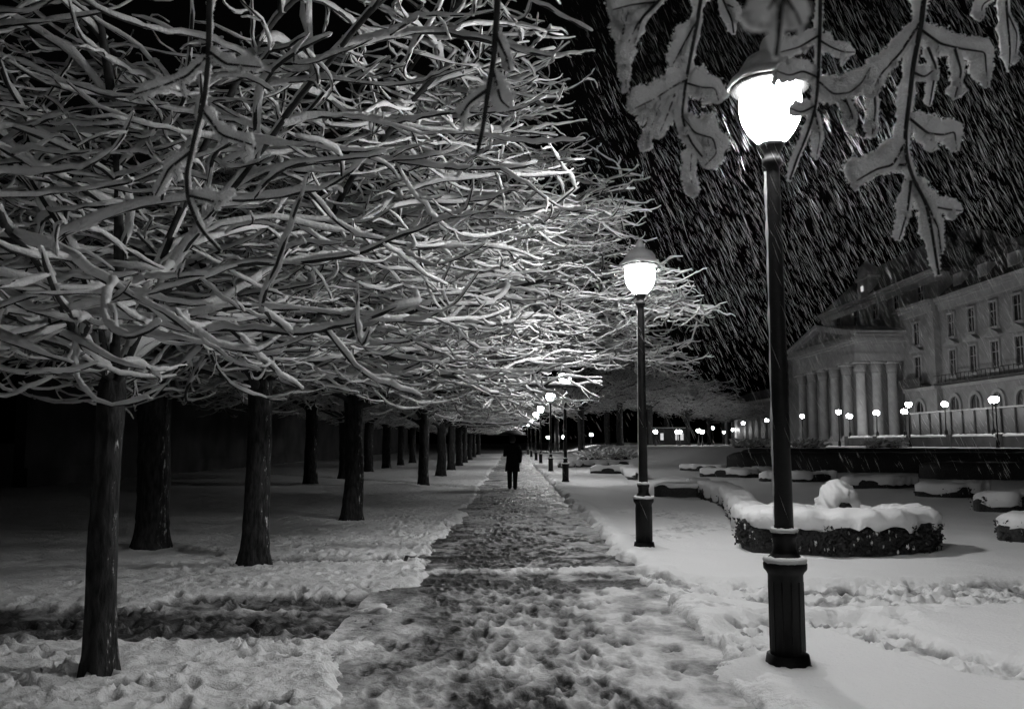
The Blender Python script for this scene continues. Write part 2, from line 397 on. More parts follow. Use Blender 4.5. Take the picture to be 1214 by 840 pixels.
class Tree:
    """grows a pollarded chestnut: limbs arch outward, sag, and turn up at the tips; wet snow lies along every twig"""
    def __init__(s, seed, fork, r0, ok, limbs, snow=1.0, seg=1.0, dens=1.0, scale=1.0, twiggy=.5, long=1.0):
        s.twiggy = twiggy; s.long = long
        s.g = np.random.default_rng(seed); s.bark = MB(); s.snow = MB(); s.ok = ok; s.k = snow; s.seg = seg; s.dens = dens
        s.fork = fork; s.r0 = r0; s.count = 0
        for (az, el, L) in limbs:
            p = np.array([0, 0, fork]) + np.array([math.cos(az), math.sin(az), 0]) * r0 * 0.35 + np.array([0, 0, s.g.uniform(-.35, .25)])
            s.grow(p, az, el, L * scale, min(.075, r0 * s.g.uniform(.3, .45)), 0)
    def grow(s, p, az, el, L, r, lv):
        g = s.g
        st = (0.17, 0.10, 0.07, 0.05)[lv] * s.seg
        n = max(4, int(L / st)); h = L / n
        p = (float(p[0]), float(p[1]), float(p[2])); pts = [p]; a = az; n1 = g.normal(0, (0.08, 0.075, 0.07, 0.12)[lv], n).tolist(); n2 = g.normal(0, .055, n).tolist(); x_, y_, z_ = p; sin, cos = math.sin, math.cos
        drift = g.normal(0, (0.4, 0.65, 0.7, 0.8)[lv])
        if lv == 0: e0, e1, e2 = el, el * 0.75 - R(g.uniform(0, 12)), el * .3 + R(g.uniform(-14, 16))
        elif lv == 1: e0, e1, e2 = el, R(g.uniform(-46, -4)), R(g.uniform(0, 46))
        elif lv == 2: e0, e1, e2 = el, R(g.uniform(-48, 2)), R(g.uniform(-8, 52))
        else: e0, e1, e2 = el, R(g.uniform(-60, 35)), R(g.uniform(-60, 60))
        wob = 0.0; wz = 0.0
        for i in range(n):
            u = (i + 0.5) / n
            e = (1-u)**2 * e0 + 2*u*(1-u) * e1 + u*u * e2
            wob = 0.7 * wob + n1[i]; wz = 0.6 * wz + n2[i]
            a += drift * h / L + wz * .8
            ce_ = cos(e + wob) * h; x_ += cos(a) * ce_; y_ += sin(a) * ce_; z_ += sin(e + wob) * h; q = (x_, y_, z_)
            if not s.ok(q, lv): break
            pts.append(q)
        if len(pts) < 4: return
        P = np.array(pts); m = len(P); full = (m - 1) / n
        u = np.linspace(0, 1, m)
        r1 = min(r * 0.5, (.028, .009, .006, .004)[lv])
        rad = r + (r1 - r) * u ** 0.8
        if lv == 0: rad *= 1 + 0.08 * np.sin(u * 23 + g.uniform(0, 6))
        s.bark.tube(P, np.where(u > .999, 0.002, rad), (8, 6, 5, 4)[lv])
        s.lay_snow(P, rad, lv)
        s.count += 1
        if lv >= 3: return
        sp = (0.19, 0.20, 0.17)[lv] / s.dens
        start = (0.16, 0.12, 0.18)[lv]
        x = start * L + g.uniform(0, sp); side = 1 if g.random() < .5 else -1
        while x < full * L:
            uu = x / (full * L); i = min(m - 2, int(uu * (m - 1))); f = uu * (m - 1) - i
            q = P[i] * (1 - f) + P[i+1] * f
            t = unit(P[i+1] - P[i]); taz = math.atan2(t[1], t[0])
            ca = taz + side * R(g.uniform(22, 80)); ce = math.asin(max(-1, min(1, t[2]))) * .55 + R(g.normal(-2, 27))
            if lv == 0: cl = g.uniform(1.0, 2.8) * (1 - 0.3 * uu) * s.long
            elif lv == 1: cl = g.uniform(0.35, 1.6) * (1 - 0.35 * uu) * s.long
            else: cl = g.uniform(0.10, 0.42) * s.long
            if lv < 2 or g.random() < s.twiggy:
                s.grow(q, ca, ce, cl, (g.uniform(.016, .03), g.uniform(.007, .012), .006)[lv] if True else 0, lv + 1)
            side = -side; x += sp * g.uniform(.5, 1.6)
    def lay_snow(s, P, rad, lv):
        g = s.g; m = len(P)
        T = grad(P)
        hz = np.sqrt(np.clip(1 - T[:, 2] ** 2, 0, 1))
        up = np.array([0, 0, 1.0]) - T * T[:, 2:3]
        th = (0.026, 0.0205, 0.0155, 0.011)[lv] * s.k * (0.35 + 0.65 * hz ** 1.5)
        w = np.interp(np.arange(m), np.arange(0, m + 3, 2.2), g.uniform(.62, 1.4, len(np.arange(0, m + 3, 2.2))))
        th = th * w * (1 + g.normal(0, .13, m))
        rs = np.minimum(rad, 0.05) * 0.6 + th
        rs *= 1.1 - .5 * np.linspace(0, 1, m) ** 1.5
        rs = np.where(rad > 0.06, np.where(hz > .55, rad * .7 + th * .6, rad * .5), rs)
        off = up * (th * 0.85 + np.maximum(0, rad - .05) * .45)[:, None] + np.array([0.25, 0.05, 0]) * (th * (1 - hz))[:, None]
        off += g.normal(0, 0.004, (m, 3))
        P2 = P.copy(); tip = P[-1] + T[-1] * th[-1] * .9
        P2 = np.vstack([P2, tip]); off = np.vstack([off, off[-1] * .8]); rs = np.append(rs, 0.002)
        rs[0] *= 0.7
        rs[-2] *= 0.92
        s.snow.tube(P2, rs, (8, 7, 6, 5)[lv], off, vj=.09, g=g)

def make_trunk(r0, fork, seed, lean=(0, 0), snowbase=True):
    g = np.random.default_rng(seed); n = 20; zs = np.concatenate([np.linspace(-0.08, 0.5, 9), np.linspace(0.6, fork + 0.25, 22)])
    mb = MB(); rows = []
    ph = g.uniform(0, 6, 5)
    for z in zs:
        u = max(0, z) / fork
        r = r0 * (1.04 - 0.12 * u + 0.30 * math.exp(-max(z, 0) / 0.16) + 0.32 * max(0, u - .78) ** 1.2 * 2.2)
        if z > fork: r *= 1 - 0.8 * (z - fork) / .25
        a = np.arange(n) * 2 * PI / n
        rr = r * (1 + .06 * np.sin(2 * a + ph[0] + z) + .05 * np.sin(3 * a + ph[1] - 1.7 * z) + .035 * np.sin(5 * a + ph[2] + 4 * z) + 0.09 * math.exp(-max(z, 0) / .2) * np.sin(5 * a + ph[3]) + g.normal(0, .02, n))
        wob = 0.028 * r0 / .15 * np.array([math.sin(z * 1.9 + ph[4]) - math.sin(ph[4]), math.cos(z * 1.6 + ph[4]) - math.cos(ph[4])]) * min(1, max(0, z)) * (fork - min(z, fork)) / fork
        rows.append(np.stack([wob[0] + rr * np.cos(a), wob[1] + rr * np.sin(a), np.full(n, z)], -1))
    v = np.vstack(rows); i = np.arange(len(zs) - 1)[:, None] * n; j = np.arange(n)[None]; k = (j + 1) % n
    q = np.stack([i + j, i + k, i + n + k, i + n + j], -1).reshape(-1, 4)
    v = np.vstack([v, [[0, 0, fork + .27]]]); t = [(len(v) - 1, (len(zs)-1)*n + x, (len(zs)-1)*n + (x+1) % n) for x in range(n)]
    mb.add(v, q, t); return mb

def even_limbs(g, n, L, els=(8, 62)):
    out = []
    for i in range(n):
        az = 2 * PI * i / n * 1.0 + g.uniform(-.3, .3); el = R(g.uniform(*els)); out.append((az, el, L * g.uniform(.8, 1.15)))
    return out
def tree(name, base, seed, fork, r0, ok, limbs, label, group, **kw):
    T = Tree(seed, fork, r0, ok, limbs, **kw)
    z = gh(base[0], base[1]) - 0.02
    root = thing(name, (base[0], base[1], z), label, 'tree', group)
    make_trunk(r0, fork, seed + 1).build('trunk', M_BARK, root)
    cr = T.bark.build('branches', M_TWIG, root)
    T.snow.build('snow', M_TWIGSNOW, cr)
    return root

GROW1 = 'chestnut trees along the edge of the path'
GROW2 = 'chestnut trees in the row behind'
TPX = [(117, 803), (302, 670), (417, 618), (502, 575), (523, 565), (535, 557.5), (544, 552.5), (551, 549), (557, 545.5), (562, 542), (567, 539)]
TB = [at(*p) for p in TPX]
b1, b2, b3 = TB[:3]
def ok1(b, xmax, zmin, ymin=2.3, slope=0.0, zmax=9.0, vista=False):
    bx_, by_ = float(b[0]), float(b[1]); ll = [(float(l[0]), float(l[1])) for l in LAMPS[:4]]
    def ok(q, lv):
        x, y, z = q[0] + bx_, q[1] + by_, q[2]
        if y < ymin: return False
        if y < 12.3 and x > (.085 + .03 * math.sin(2.6 * z + 1.1 * y) + .012 * math.sin(7.3 * z - 2 * y)) * y: return False
        if z < zmin - (0.25 if lv >= 2 else 0) or z > zmax: return False
        if x > xmax + slope * (4.5 - z): return False
        if math.hypot(x, y) < 2.6 and z < 4.2: return False
        if vista and .02 < x / y < .10 and z < 1.6 + .085 * y: return False
        for l in ll:
            if math.hypot(x - l[0], y - l[1]) < 0.42 and z < 4.7: return False
        return True
    return ok
g = np.random.default_rng(3)
l1 = even_limbs(g, 8, 3.4, (16, 40)) + even_limbs(g, 8, 4.4, (36, 62)) + even_limbs(g, 6, 5.0, (60, 84))
tree('chestnut_tree', b1, 11, 1.95, 0.096, ok1(b1, 0.7, 1.98), l1, 'slender snow-laden tree nearest the viewer, left of the path with the lowest fork', GROW1, twiggy=.5, long=1.1, dens=.74, snow=.92)
l2 = even_limbs(g, 9, 4.5, (0, 34)) + even_limbs(g, 8, 5.3, (38, 62)) + even_limbs(g, 6, 6.0, (60, 84))
tree('chestnut_tree', b2, 23, 2.45, 0.165, ok1(b2, 1.35, 2.3), l2, 'snow-laden tree with white patches on its trunk, second along the path edge', GROW1, twiggy=.5, dens=.9)
l3 = even_limbs(g, 9, 5.2, (4, 36)) + even_limbs(g, 8, 6.0, (36, 62)) + even_limbs(g, 7, 6.6, (58, 84)) + [(R(a_), R(e_), 8.2) for a_, e_ in ((-35, 34), (-15, 42), (5, 36), (20, 44), (-25, 52), (-5, 28), (10, 54))] + [(R(-4), R(16), 8.8), (R(4), R(20), 8.8), (R(12), R(18), 8.6), (R(20), R(20), 8.6), (R(-8), R(24), 8.6), (R(8), R(26), 8.4), (R(-38), R(22), 7.0), (R(20), R(12), 7), (R(-12), R(24), 7)]
tree('chestnut_tree', b3, 37, 2.6, 0.2, ok1(b3, 3.5, 2.3, slope=0.85, zmax=10, vista=True), l3, 'snow-laden tree with a broad crown reaching across the path behind the second lamp', GROW1, snow=.92, dens=.95, twiggy=.85, long=.9)
okf = lambda q, lv: q[2] > 2.35 and q[2] < 8.5
protoA = tree('chestnut_tree', TB[3], 51, 2.6, 0.2, okf, even_limbs(g, 9, 4.8, (4, 40)) + even_limbs(g, 7, 4.6, (38, 70)),
              'snow-laden tree fourth along the path edge with a mound at its foot', GROW1, seg=1.7, dens=.72, snow=1.15)
protoB = tree('chestnut_tree', TB[4], 67, 2.5, 0.22, okf, even_limbs(g, 9, 4.9, (4, 42)) + even_limbs(g, 7, 4.6, (38, 70)),
              'snow-laden tree close behind the fourth tree of the path edge', GROW1, seg=1.7, dens=.72, snow=1.15)
def put(proto, b, label, group, s=1.0, rz=None):
    o = copy_tree(proto); o.location = (b[0], b[1], gh(b[0], b[1]) - .03); o.rotation_euler.z = g.uniform(0, 6.28) if rz is None else rz
    o.scale = (s, s, s); o['label'] = label; o['group'] = group; return o
for i, b in enumerate(TB[5:]):
    put((protoA, protoB)[i % 2], b, 'distant tree far down the row beside the path', GROW1, g.uniform(.95, 1.1))
T2 = [((178, 650), 'thick dark trunk between the first two trees, nearest in the row behind', 1.1), ((368, 574), 'dark trunk of the row behind, between second and third path trees', 1.25),
      ((408, 567), 'dark trunk of the row behind, half hidden by the third path tree', 1.15), ((437, 559.5), 'dark trunk of the row behind, right of the third path tree', 1.15),
      ((458, 555.5), None, 1.1), ((475, 552), None, 1.1), ((489, 549), None, 1.1)]
for i, (p, lab, s) in enumerate(T2):
    put((protoB, protoA)[i % 2], at(*p), lab or 'distant tree deep in the rear row', GROW2, s)

# ------------------------------------------------------------------ street lamps
def lump_ring(mb, r, z, th, rng, n=18, tilt=0.0):
    """soft ring of snow lying on a ledge"""
    a = np.arange(n + 1) * 2 * PI / n
    w = rng.uniform(.75, 1.25, n); w = np.append(w, w[0])
    P = np.stack([r * np.cos(a), r * np.sin(a), z + th * .35 * w], -1)
    mb.tube(P, th * w, 7)
def make_street_lamp(b, label, seed, detail=True, light=None):
    g = np.random.default_rng(seed); n = 24 if detail else 12
    root = thing('street_lamp', (b[0], b[1], gh(b[0], b[1]) - .05), label, 'street lamp', 'street lamps along the path')
    MB().lathe([(.0, 0), (.185, 0), (.185, .05), (.15, .07), (.14, .13)], n=n).build('base_plate', M_IRON, root)
    ped = MB()
    prof = [(.118, .10), (.118, .66), (.128, .68), (.145, .70), (.148, .735), (.128, .76), (.095, .80), (.078, .83), (.078, .90), (.088, .915), (.088, .945), (.072, .96)]
    ped.lathe(prof, n=n)
    for k in range(12 if detail else 0):
        a = k * PI / 6; c, s_ = math.cos(a) * .117, math.sin(a) * .117
        ped.tube([(c, s_, .16), (c, s_, .62)], .005, 6, cap=True)
    pd = ped.build('pedestal', M_IRON, root)
    MB().lathe([(.066, .95), (.060, 2.0), (.05, 3.5), (.052, 3.55), (.07, 3.57), (.07, 3.61), (.055, 3.63), (.06, 3.66), (.08, 3.70), (.095, 3.725)], n=n).build('post', M_IRON, root)
    sn = MB(); lump_ring(sn, .125, .752, .024, g); lump_ring(sn, .076, .955, .02, g); sn.build('snow', M_SNOW, pd)
    gl = MB(); zb = 3.73
    gl.lathe([(.075, zb), (.115, zb + .03), (.165, zb + .09), (.204, zb + .17), (.222, zb + .26), (.22, zb + .33), (.205, zb + .40)], n=n)
    gl.build('globe', light or M_LAMP, root)
    cg = MB()
    for k in range(4):
        a = k * PI / 2 + .55; prof = [(.085, zb - .005), (.122, zb + .027), (.172, zb + .087), (.211, zb + .168), (.229, zb + .26), (.227, zb + .33), (.212, zb + .405)]
        cg.tube([(r * math.cos(a), r * math.sin(a), z) for r, z in prof], .006, 5)
    cg.build('cage', M_IRON, root)
    lid = MB(); zl = zb + .40
    lid.lathe([(.225, zl), (.27, zl + .005), (.285, zl + .02), (.28, zl + .045), (.235, zl + .075), (.215, zl + .10), (.20, zl + .15), (.15, zl + .21), (.08, zl + .25), (.05, zl + .27), (.045, zl + .33), (.015, zl + .37)], n=n)
    ld = lid.build('lid', M_IRON, root)
    sc = MB(); q = np.array([(.292, zl + .03), (.295, zl + .065), (.262, zl + .098), (.228, zl + .125), (.22, zl + .165), (.17, zl + .232), (.095, zl + .275), (.068, zl + .30), (.06, zl + .345), (.04, zl + .395), (.008, zl + .42)])
    sc.lathe(q, n=n, jit=.05, rng=g); sc.build('snow', M_SNOW, ld)
    # wet snow blown on to one side of the post
    pl = MB(); zz = np.arange(1.0, 3.55, .035); rr = np.interp(zz, [.95, 3.5], [.066, .05])
    a0 = PI + np.cumsum(g.normal(0, .04, len(zz))) * .5; P = np.stack([rr * np.cos(a0), rr * np.sin(a0), zz], -1)
    wv = .004 + .014 * np.clip(np.interp(zz, np.arange(.9, 3.8, .12), g.uniform(-.3, 1, len(np.arange(.9, 3.8, .12)))), 0, 1) * g.uniform(.6, 1.2, len(zz))
    pl.tube(P, wv, 6)
    pl.build('wind_blown_snow', M_SNOW, root)
    dr = MB(); dr.lathe([(.6, -.06), (.42, .02), (.30, .045), (.22, .06), (.17, .07), (.11, .072)], n=26, jit=.07, rng=g, cap=False, a0=g.uniform(0, 1)); dr.build('snow_drift', M_SNOW, root)
    return root
LL = ['nearest street lamp, tall black post with snowy pedestal, its head behind hanging twigs',
      'second street lamp along the path with a clear white globe and pointed snowy lid',
      'third street lamp, its head among twigs, right of the walking person', 'fourth street lamp, just left of the third one down the path',
      'street lamp fifth along the path, its top lost in bright branches', None, None, None]
make_street_lamp((1.95, -7.6), 'unseen street lamp of the path row, added behind the viewer to light the twigs', 120, light=M_FILL)  # out-of-view lamp added as front fill for the near twigs
for i, b in enumerate(LAMPS):
    make_street_lamp(b, LL[i] or 'slim distant street lamp near the end of the path', 100 + i, i < 4, light=M_NEARLAMP if i == 0 else None)

# ------------------------------------------------------------------ hanging twigs close overhead
def hanging(name, Y, stem, sides, label, seed, stem_w=2.2, stem_snow=5.0, dy=0.25):
    """stem and side twigs as photo-pixel polylines carried at real distance Y with their own depth"""
    g = np.random.default_rng(seed); px = Y / F_PX
    bark = MB(); snow = MB(); grit = MB(); OC = np.array([(1, 0, 0), (-1, 0, 0), (0, 1, 0), (0, -1, 0), (0, 0, 1), (0, 0, -1)], float); OF = np.array([(0, 2, 4), (2, 1, 4), (1, 3, 4), (3, 0, 4), (2, 0, 5), (1, 2, 5), (3, 1, 5), (0, 3, 5)])
    o0 = at_y(stem[0][0], stem[0][1], Y)
    def to3(pl, y0, slope):
        out = []; L = 0; last = None
        for (a, b) in pl:
            if last: L += math.hypot(a - last[0], b - last[1]) * px
            out.append(at_y(a, b, y0 + slope * L)); last = (a, b)
        return np.array(out)
    def dense(P, h):
        d = np.r_[0, np.cumsum(np.linalg.norm(np.diff(P, axis=0), axis=1))]; n = max(5, int(d[-1] / h)); t = np.linspace(0, d[-1], n)
        Q = np.stack([np.interp(t, d, P[:, k]) for k in range(3)], -1)
        for _ in range(2): Q[1:-1] = .25 * Q[:-2] + .5 * Q[1:-1] + .25 * Q[2:]
        return Q
    def lay(Q, rb, rs, wrap):
        m = len(Q); u = np.linspace(0, 1, m)
        bark.tube(Q, rb * (1 - .55 * u), 6)
        if rs <= 0: return
        k = np.arange(0, m + 3, 2.5); w = np.interp(np.arange(m), k, g.uniform(.68, 1.3, len(k))) * (1 + g.normal(0, .10, m))
        r = rs * w * np.clip(np.minimum(u * 7 + .35, (1 - u) * 7 + .15), 0, 1) ** .6
        T = np.gradient(Q, axis=0); T /= np.linalg.norm(T, axis=1)[:, None]
        up = np.array([0, 0, 1.]) - T * T[:, 2:3]
        off = up * (r * .62)[:, None] + np.array([0, .95, .1]) * r[:, None]
        snow.tube(Q, r, 16, off, cap=True, vj=.075, g=g)
        # loose crystals that roughen the surface of the snow
        nn = int(m * 16 * max(1, rs / px / 7)); ii = g.integers(0, m, nn); rad = g.normal(0, 1, (nn, 3)); rad -= T[ii] * (rad * T[ii]).sum(1)[:, None]; rad /= np.linalg.norm(rad, axis=1)[:, None]
        cc = (Q + off)[ii] + rad * (r[ii] * g.uniform(.97, 1.16, nn))[:, None] + T[ii] * g.uniform(-.5, .5, nn)[:, None] * r[ii][:, None] * .3
        sz = g.uniform(.5, 1.5, nn) * px
        grit.add((cc[:, None] + OC[None] * sz[:, None, None] * g.uniform(.6, 1.3, (nn, 6, 1))).reshape(-1, 3), None, (OF[None] + 6 * np.arange(nn)[:, None, None]).reshape(-1, 3))
    S = dense(to3(stem, Y, dy * .3), 7 * px)
    lay(S, stem_w * 1.2 * px, stem_snow * px, 0)
    for pl, rs in sides:
        j = np.argmin(np.linalg.norm(S - to3([pl[0]], Y, 0)[0], axis=1)); y0 = S[j][1]
        Q = dense(to3(pl, y0, g.uniform(-.35, .5)), 3.2 * px)
        lay(Q, max(1.3, stem_w * .62) * px, rs * px, 1)
        # lumps hanging under the twig ends
        for _ in range(int(len(Q) / 12)):
            a = Q[g.integers(2, len(Q))]; L = g.uniform(8, 26) * px
            D = np.array([a + np.array([g.normal(0, .12), g.normal(0, .2), -1]) * L * t for t in np.linspace(0, 1, 7)])
            lay(D, .6 * px, g.uniform(3, 5) * px, 1)
    root = thing(name, o0, label, 'branch', 'snowy twigs hanging close overhead')
    for mb in (bark, snow, grit): mb.v = [v - o0 for v in mb.v]
    bark.build('twig', M_TWIG, root); sw = snow.build('snow', M_HANGSNOW, root); tag(grit.build('snow_crystals', M_GRIT, sw, False), kind='stuff')
    return root
hanging('hanging_branch', 2.3, [(1102, -60), (1092, 30), (1083, 75), (1078, 120), (1073, 160), (1075, 190), (1084, 215), (1098, 240), (1105, 275), (1113, 326)],
    [([(1090, 34), (1115, 52), (1140, 58), (1168, 62), (1170, 95)], 14), ([(1090, 28), (1068, 62), (1046, 86), (1036, 104), (1034, 112)], 12), ([(1036, 100), (1038, 130), (1034, 160)], 7),
     ([(1078, 140), (1100, 158), (1118, 160), (1132, 156), (1134, 178)], 13), ([(1074, 168), (1058, 196), (1040, 200), (1016, 214)], 14), ([(1078, 195), (1066, 196), (1050, 192)], 12),
     ([(1084, 214), (1104, 244), (1122, 248), (1140, 250)], 12), ([(1080, 214), (1076, 250), (1066, 284)], 8), ([(1096, 236), (1112, 270), (1116, 300)], 10), ([(1132, 58), (1140, 85), (1132, 116)], 7),
     ([(1081, 85), (1096, 92), (1106, 84)], 9), ([(1100, 56), (1110, 80), (1102, 125)], 6)],
    'big snowy twig hanging top right, forked like a fishbone, its tip before the dark roof', 1, 3.2, 9)
hanging('hanging_branch', 2.0, [(974, -60), (972, 40), (970, 95), (967, 128), (957, 160), (946, 185), (936, 214)],
    [([(972, 48), (985, 56), (1000, 62), (1013, 62)], 10), ([(970, 96), (988, 112), (1008, 110), (1022, 98), (1032, 80)], 15), ([(970, 92), (952, 84), (936, 90), (920, 84)], 12),
     ([(967, 125), (950, 134), (936, 128)], 9), ([(966, 132), (972, 160), (968, 188)], 6), ([(990, 112), (1004, 122), (1014, 148)], 6), ([(971, 42), (948, 56), (925, 62)], 11), ([(1000, 112), (1012, 140), (1004, 150)], 6)],
    'snowy twig hanging right in front of the nearest lamp head', 2, 2.6, 5)
hanging('hanging_branch', 2.1, [(840, -60), (826, 30), (818, 70), (812, 105), (808, 138), (818, 168), (833, 186)],
    [([(815, 94), (796, 104), (775, 118), (750, 130)], 14), ([(812, 98), (832, 104), (848, 104), (852, 120)], 14), ([(808, 138), (824, 158), (846, 164), (850, 182), (836, 196)], 17),
     ([(792, 108), (776, 140), (762, 178)], 6), ([(800, 112), (790, 140), (780, 162)], 9), ([(820, 176), (818, 205), (823, 232)], 8), ([(826, 25), (812, 50), (798, 76)], 11)],
    'snowy twig left of the nearest lamp, ending in a fat round lump', 3, 2.4, 8)
hanging('hanging_branch', 2.0, [(812, -60), (786, -4), (758, 24), (752, 52)], [([(780, 2), (748, 6), (726, 12)], 14), ([(757, 26), (740, 60), (742, 96)], 8), ([(745, 10), (738, 40), (746, 74)], 12)],
    'bent snowy twig at the top edge, against black sky right of the big crown', 4, 2.6, 9)
hanging('hanging_branch', .8, [(930, -80), (926, -10), (924, 30), (920, 68)], [([(926, -10), (944, 16), (950, 30)], 16), ([(925, -10), (908, 14), (902, 30)], 15)],
    'blurred twig hanging straight down over the lid of the nearest lamp', 5, 5, 14)
hanging('hanging_branch', 2.4, [(850, -60), (856, 0), (868, 22), (870, 40)], [([(853, -10), (836, -4), (822, 6)], 8), ([(858, 4), (872, 10), (878, 24)], 7)],
    'small snowy twig tip at the top edge between two longer hanging twigs', 6, 2, 6)
hanging('hanging_branch', 1.9, [(592, -70), (589, 20), (585, 75), (578, 112), (573, 150), (566, 182)], [([(584, 84), (594, 120), (604, 128)], 13), ([(580, 105), (556, 122), (546, 138)], 7), ([(587, 40), (600, 66), (604, 84)], 8)],
    'thin dark twig hanging alone at the top centre with one snow lump', 7, 4.2, 3)
hanging('hanging_branch', 2.2, [(249, -70), (248, 20), (247, 70), (242, 120), (230, 165), (221, 205), (222, 235), (236, 270), (262, 298)], [([(247, 66), (222, 90), (198, 100), (160, 112)], 8), ([(246, 60), (268, 76), (310, 80)], 8), ([(226, 180), (200, 200), (184, 232)], 8), ([(222, 232), (260, 240), (278, 226)], 9), ([(240, 130), (262, 160), (300, 172)], 8)],
    'long dark twig hanging through the left crown nearest the viewer', 8, 3.6, 4)
hanging('hanging_branch', 2.6, [(1190, -60), (1194, 20), (1198, 60), (1196, 84)], [([(1194, 15), (1206, 40), (1204, 66)], 6), ([(1190, -10), (1165, 5), (1162, 24)], 6)],
    'dim snowy twig at the top right corner of the view', 9, 1.8, 6)

# ------------------------------------------------------------------ hedges
def hedge(pts, h, w, label, seed, closed=False, snow=0.13, leaf=0, group='low clipped hedges of the garden', step=0.12, name='hedge', sbase=0.0, drop=.86):
    g = np.random.default_rng(seed); pts = np.asarray(pts, float)
    if closed: pts = np.vstack([pts, pts[:1]])
    d = np.r_[0, np.cumsum(np.linalg.norm(np.diff(pts, axis=0), axis=1))]
    n = max(8, int(d[-1] / step)); t = np.linspace(0, d[-1], n)
    C = np.stack([np.interp(t, d, pts[:, k]) for k in range(2)], -1)
    if not closed:
        for _ in range(3): C[1:-1] = .25 * C[:-2] + .5 * C[1:-1] + .25 * C[2:]
    T = np.gradient(C, axis=0)
    if closed: T[0] = T[-1] = C[1] - C[-2]
    T /= np.linalg.norm(T, axis=1)[:, None]; Nn = np.stack([-T[:, 1], T[:, 0]], -1)
    b0 = C.mean(0); zb = gh(b0[0], b0[1]) + sbase
    ends = np.ones(n) if closed else np.clip(np.minimum(t, d[-1] - t) / (w * .45), 0.02, 1) ** .5
    body = MB(); cap = MB()
    def sweep(mb, prof, amp, k, wn=1.0, zn=0.0, lumps=0.0):
        m = len(prof); prof = np.asarray(prof, float)
        jit = g.uniform(-1, 1, (n, m)); jit[1:-1] = (jit[:-2] + jit[1:-1] * 2 + jit[2:]) / 4
        lw = 1 + lumps * np.interp(t, np.arange(0, d[-1] + 2, .33), g.uniform(-1, 1, len(np.arange(0, d[-1] + 2, .33))))
        if closed: jit[-1] = jit[0]; lw[-1] = lw[0]
        u = prof[:, 0][None] * (1 + amp * jit) * ends[:, None] * (1 + (lw[:, None] - 1) * .4); z = prof[:, 1][None] + 0 * jit
        top = prof[:, 1] > h * .5
        edge = (prof[:, 1] < h * .9).astype(float)
        kk = np.arange(0, d[-1] + 1, .11); lowz = np.interp(t, kk, g.uniform(-.5, .2, len(kk))) * (h * .4)
        if closed: lowz[-1] = lowz[0]
        if lumps:
            k2 = np.arange(0, d[-1] + 1, .14); f2 = np.stack([np.interp(t, k2, g.uniform(-1, 1, len(k2))) for _ in range(m)], -1)
            f2 = (f2 + np.roll(f2, 1, 1)) / 2
            if closed: f2[-1] = f2[0]
            u = u * (1 + .13 * f2); z = z + .035 * f2 * (edge[None] < .5)
        z = z + (amp * .35 * jit * w + (lw[:, None] - 1) * zn) * top[None] + (lowz[:, None] * edge[None] if lumps else 0)
        if not closed: z = np.where(top[None], zb_h + (z - zb_h) * (ends[:, None] * .55 + .45), z)
        # lengthwise overhang at the ends
        v = np.stack([C[:, 0:1] + Nn[:, 0:1] * u - b0[0], C[:, 1:2] + Nn[:, 1:2] * u - b0[1], z], -1)
        i = np.arange(n - 1)[:, None] * m; j = np.arange(m - 1)[None]
        mb.add(v.reshape(-1, 3), np.stack([i + j, i + j + 1, i + m + j + 1, i + m + j], -1).reshape(-1, 4))
    zb_h = h * .55
    hw = w / 2
    sweep(body, [(-hw * .9, -.1), (-hw, h * .3), (-hw, h * .62), (-hw * .92, h * .9), (-hw * .6, h), (0, h * 1.02), (hw * .6, h), (hw * .92, h * .9), (hw, h * .62), (hw, h * .3), (hw * .9, -.1)], .10, 1)
    root = thing(name, (b0[0], b0[1], zb), label, 'hedge', group)
    body.build('foliage', M_LEAF, root)
    if snow:
        s_ = snow
        sweep(cap, [(-hw * .98, h * (drop - .06)), (-hw * 1.10, h * drop), (-hw * 1.13, h + s_ * .2), (-hw * .98, h + s_ * .7), (-hw * .6, h + s_ * .97), (-hw*.2, h + s_ * 1.03), (hw*.2, h + s_ * 1.03), (hw * .6, h + s_ * .97), (hw * .98, h + s_ * .7), (hw * 1.13, h + s_ * .2), (hw * 1.10, h * drop), (hw * .98, h * (drop - .06))], .11, 1, zn=s_ * .38, lumps=.8)
        cap.build('snow_cap', M_HEDGESNOW, root)
    if leaf:
        lf = MB(); sp = MB()
        for _ in range(leaf):
            i = g.integers(0, n); sd = 1 if g.random() < .5 else -1; z = g.uniform(.02, h * .9)
            p = np.array([C[i, 0] + Nn[i, 0] * sd * hw * g.uniform(.94, 1.1) * ends[i] + g.normal(0, .03) - b0[0], C[i, 1] + Nn[i, 1] * sd * hw * g.uniform(.94, 1.1) * ends[i] + g.normal(0, .03) - b0[1], z])
            a = unit(g.normal(0, 1, 3)); b = unit(np.cross(a, g.normal(0, 1, 3))); s1 = g.uniform(.012, .026)
            lf.add([p - a * s1 * 1.5, p + b * s1, p + a * s1 * 1.5, p - b * s1], [(0, 1, 2, 3)])
            if g.random() < .04:
                c = p + np.array([0, 0, .01]); rr = g.uniform(.006, .024)
                sp.lathe([(rr * .5, -rr * .6), (rr, -rr * .1), (rr * .8, rr * .5), (rr * .2, rr * .8)], c, 7, jit=.25, rng=g)
        lf.build('leaves', M_LEAF, root, smooth=False)
        if sp.n: sp.build('snow_clumps', M_SNOW, root)
    return root
def PXY(*p): return [at(a, b)[:2] for a, b in p]
cR = np.array([4.70, 12.55])
ring = [cR + np.array([1.12 * math.cos(a), .72 * math.sin(a) * (1 if math.sin(a) > 0 else 1)]) for a in np.linspace(0, 2 * PI, 60, endpoint=False)]
hedge(ring, .43, .52, 'round low hedge ring with a thick snow cap, around the snowy bush', 1, closed=True, snow=.14, leaf=9000, step=.045, drop=.84)
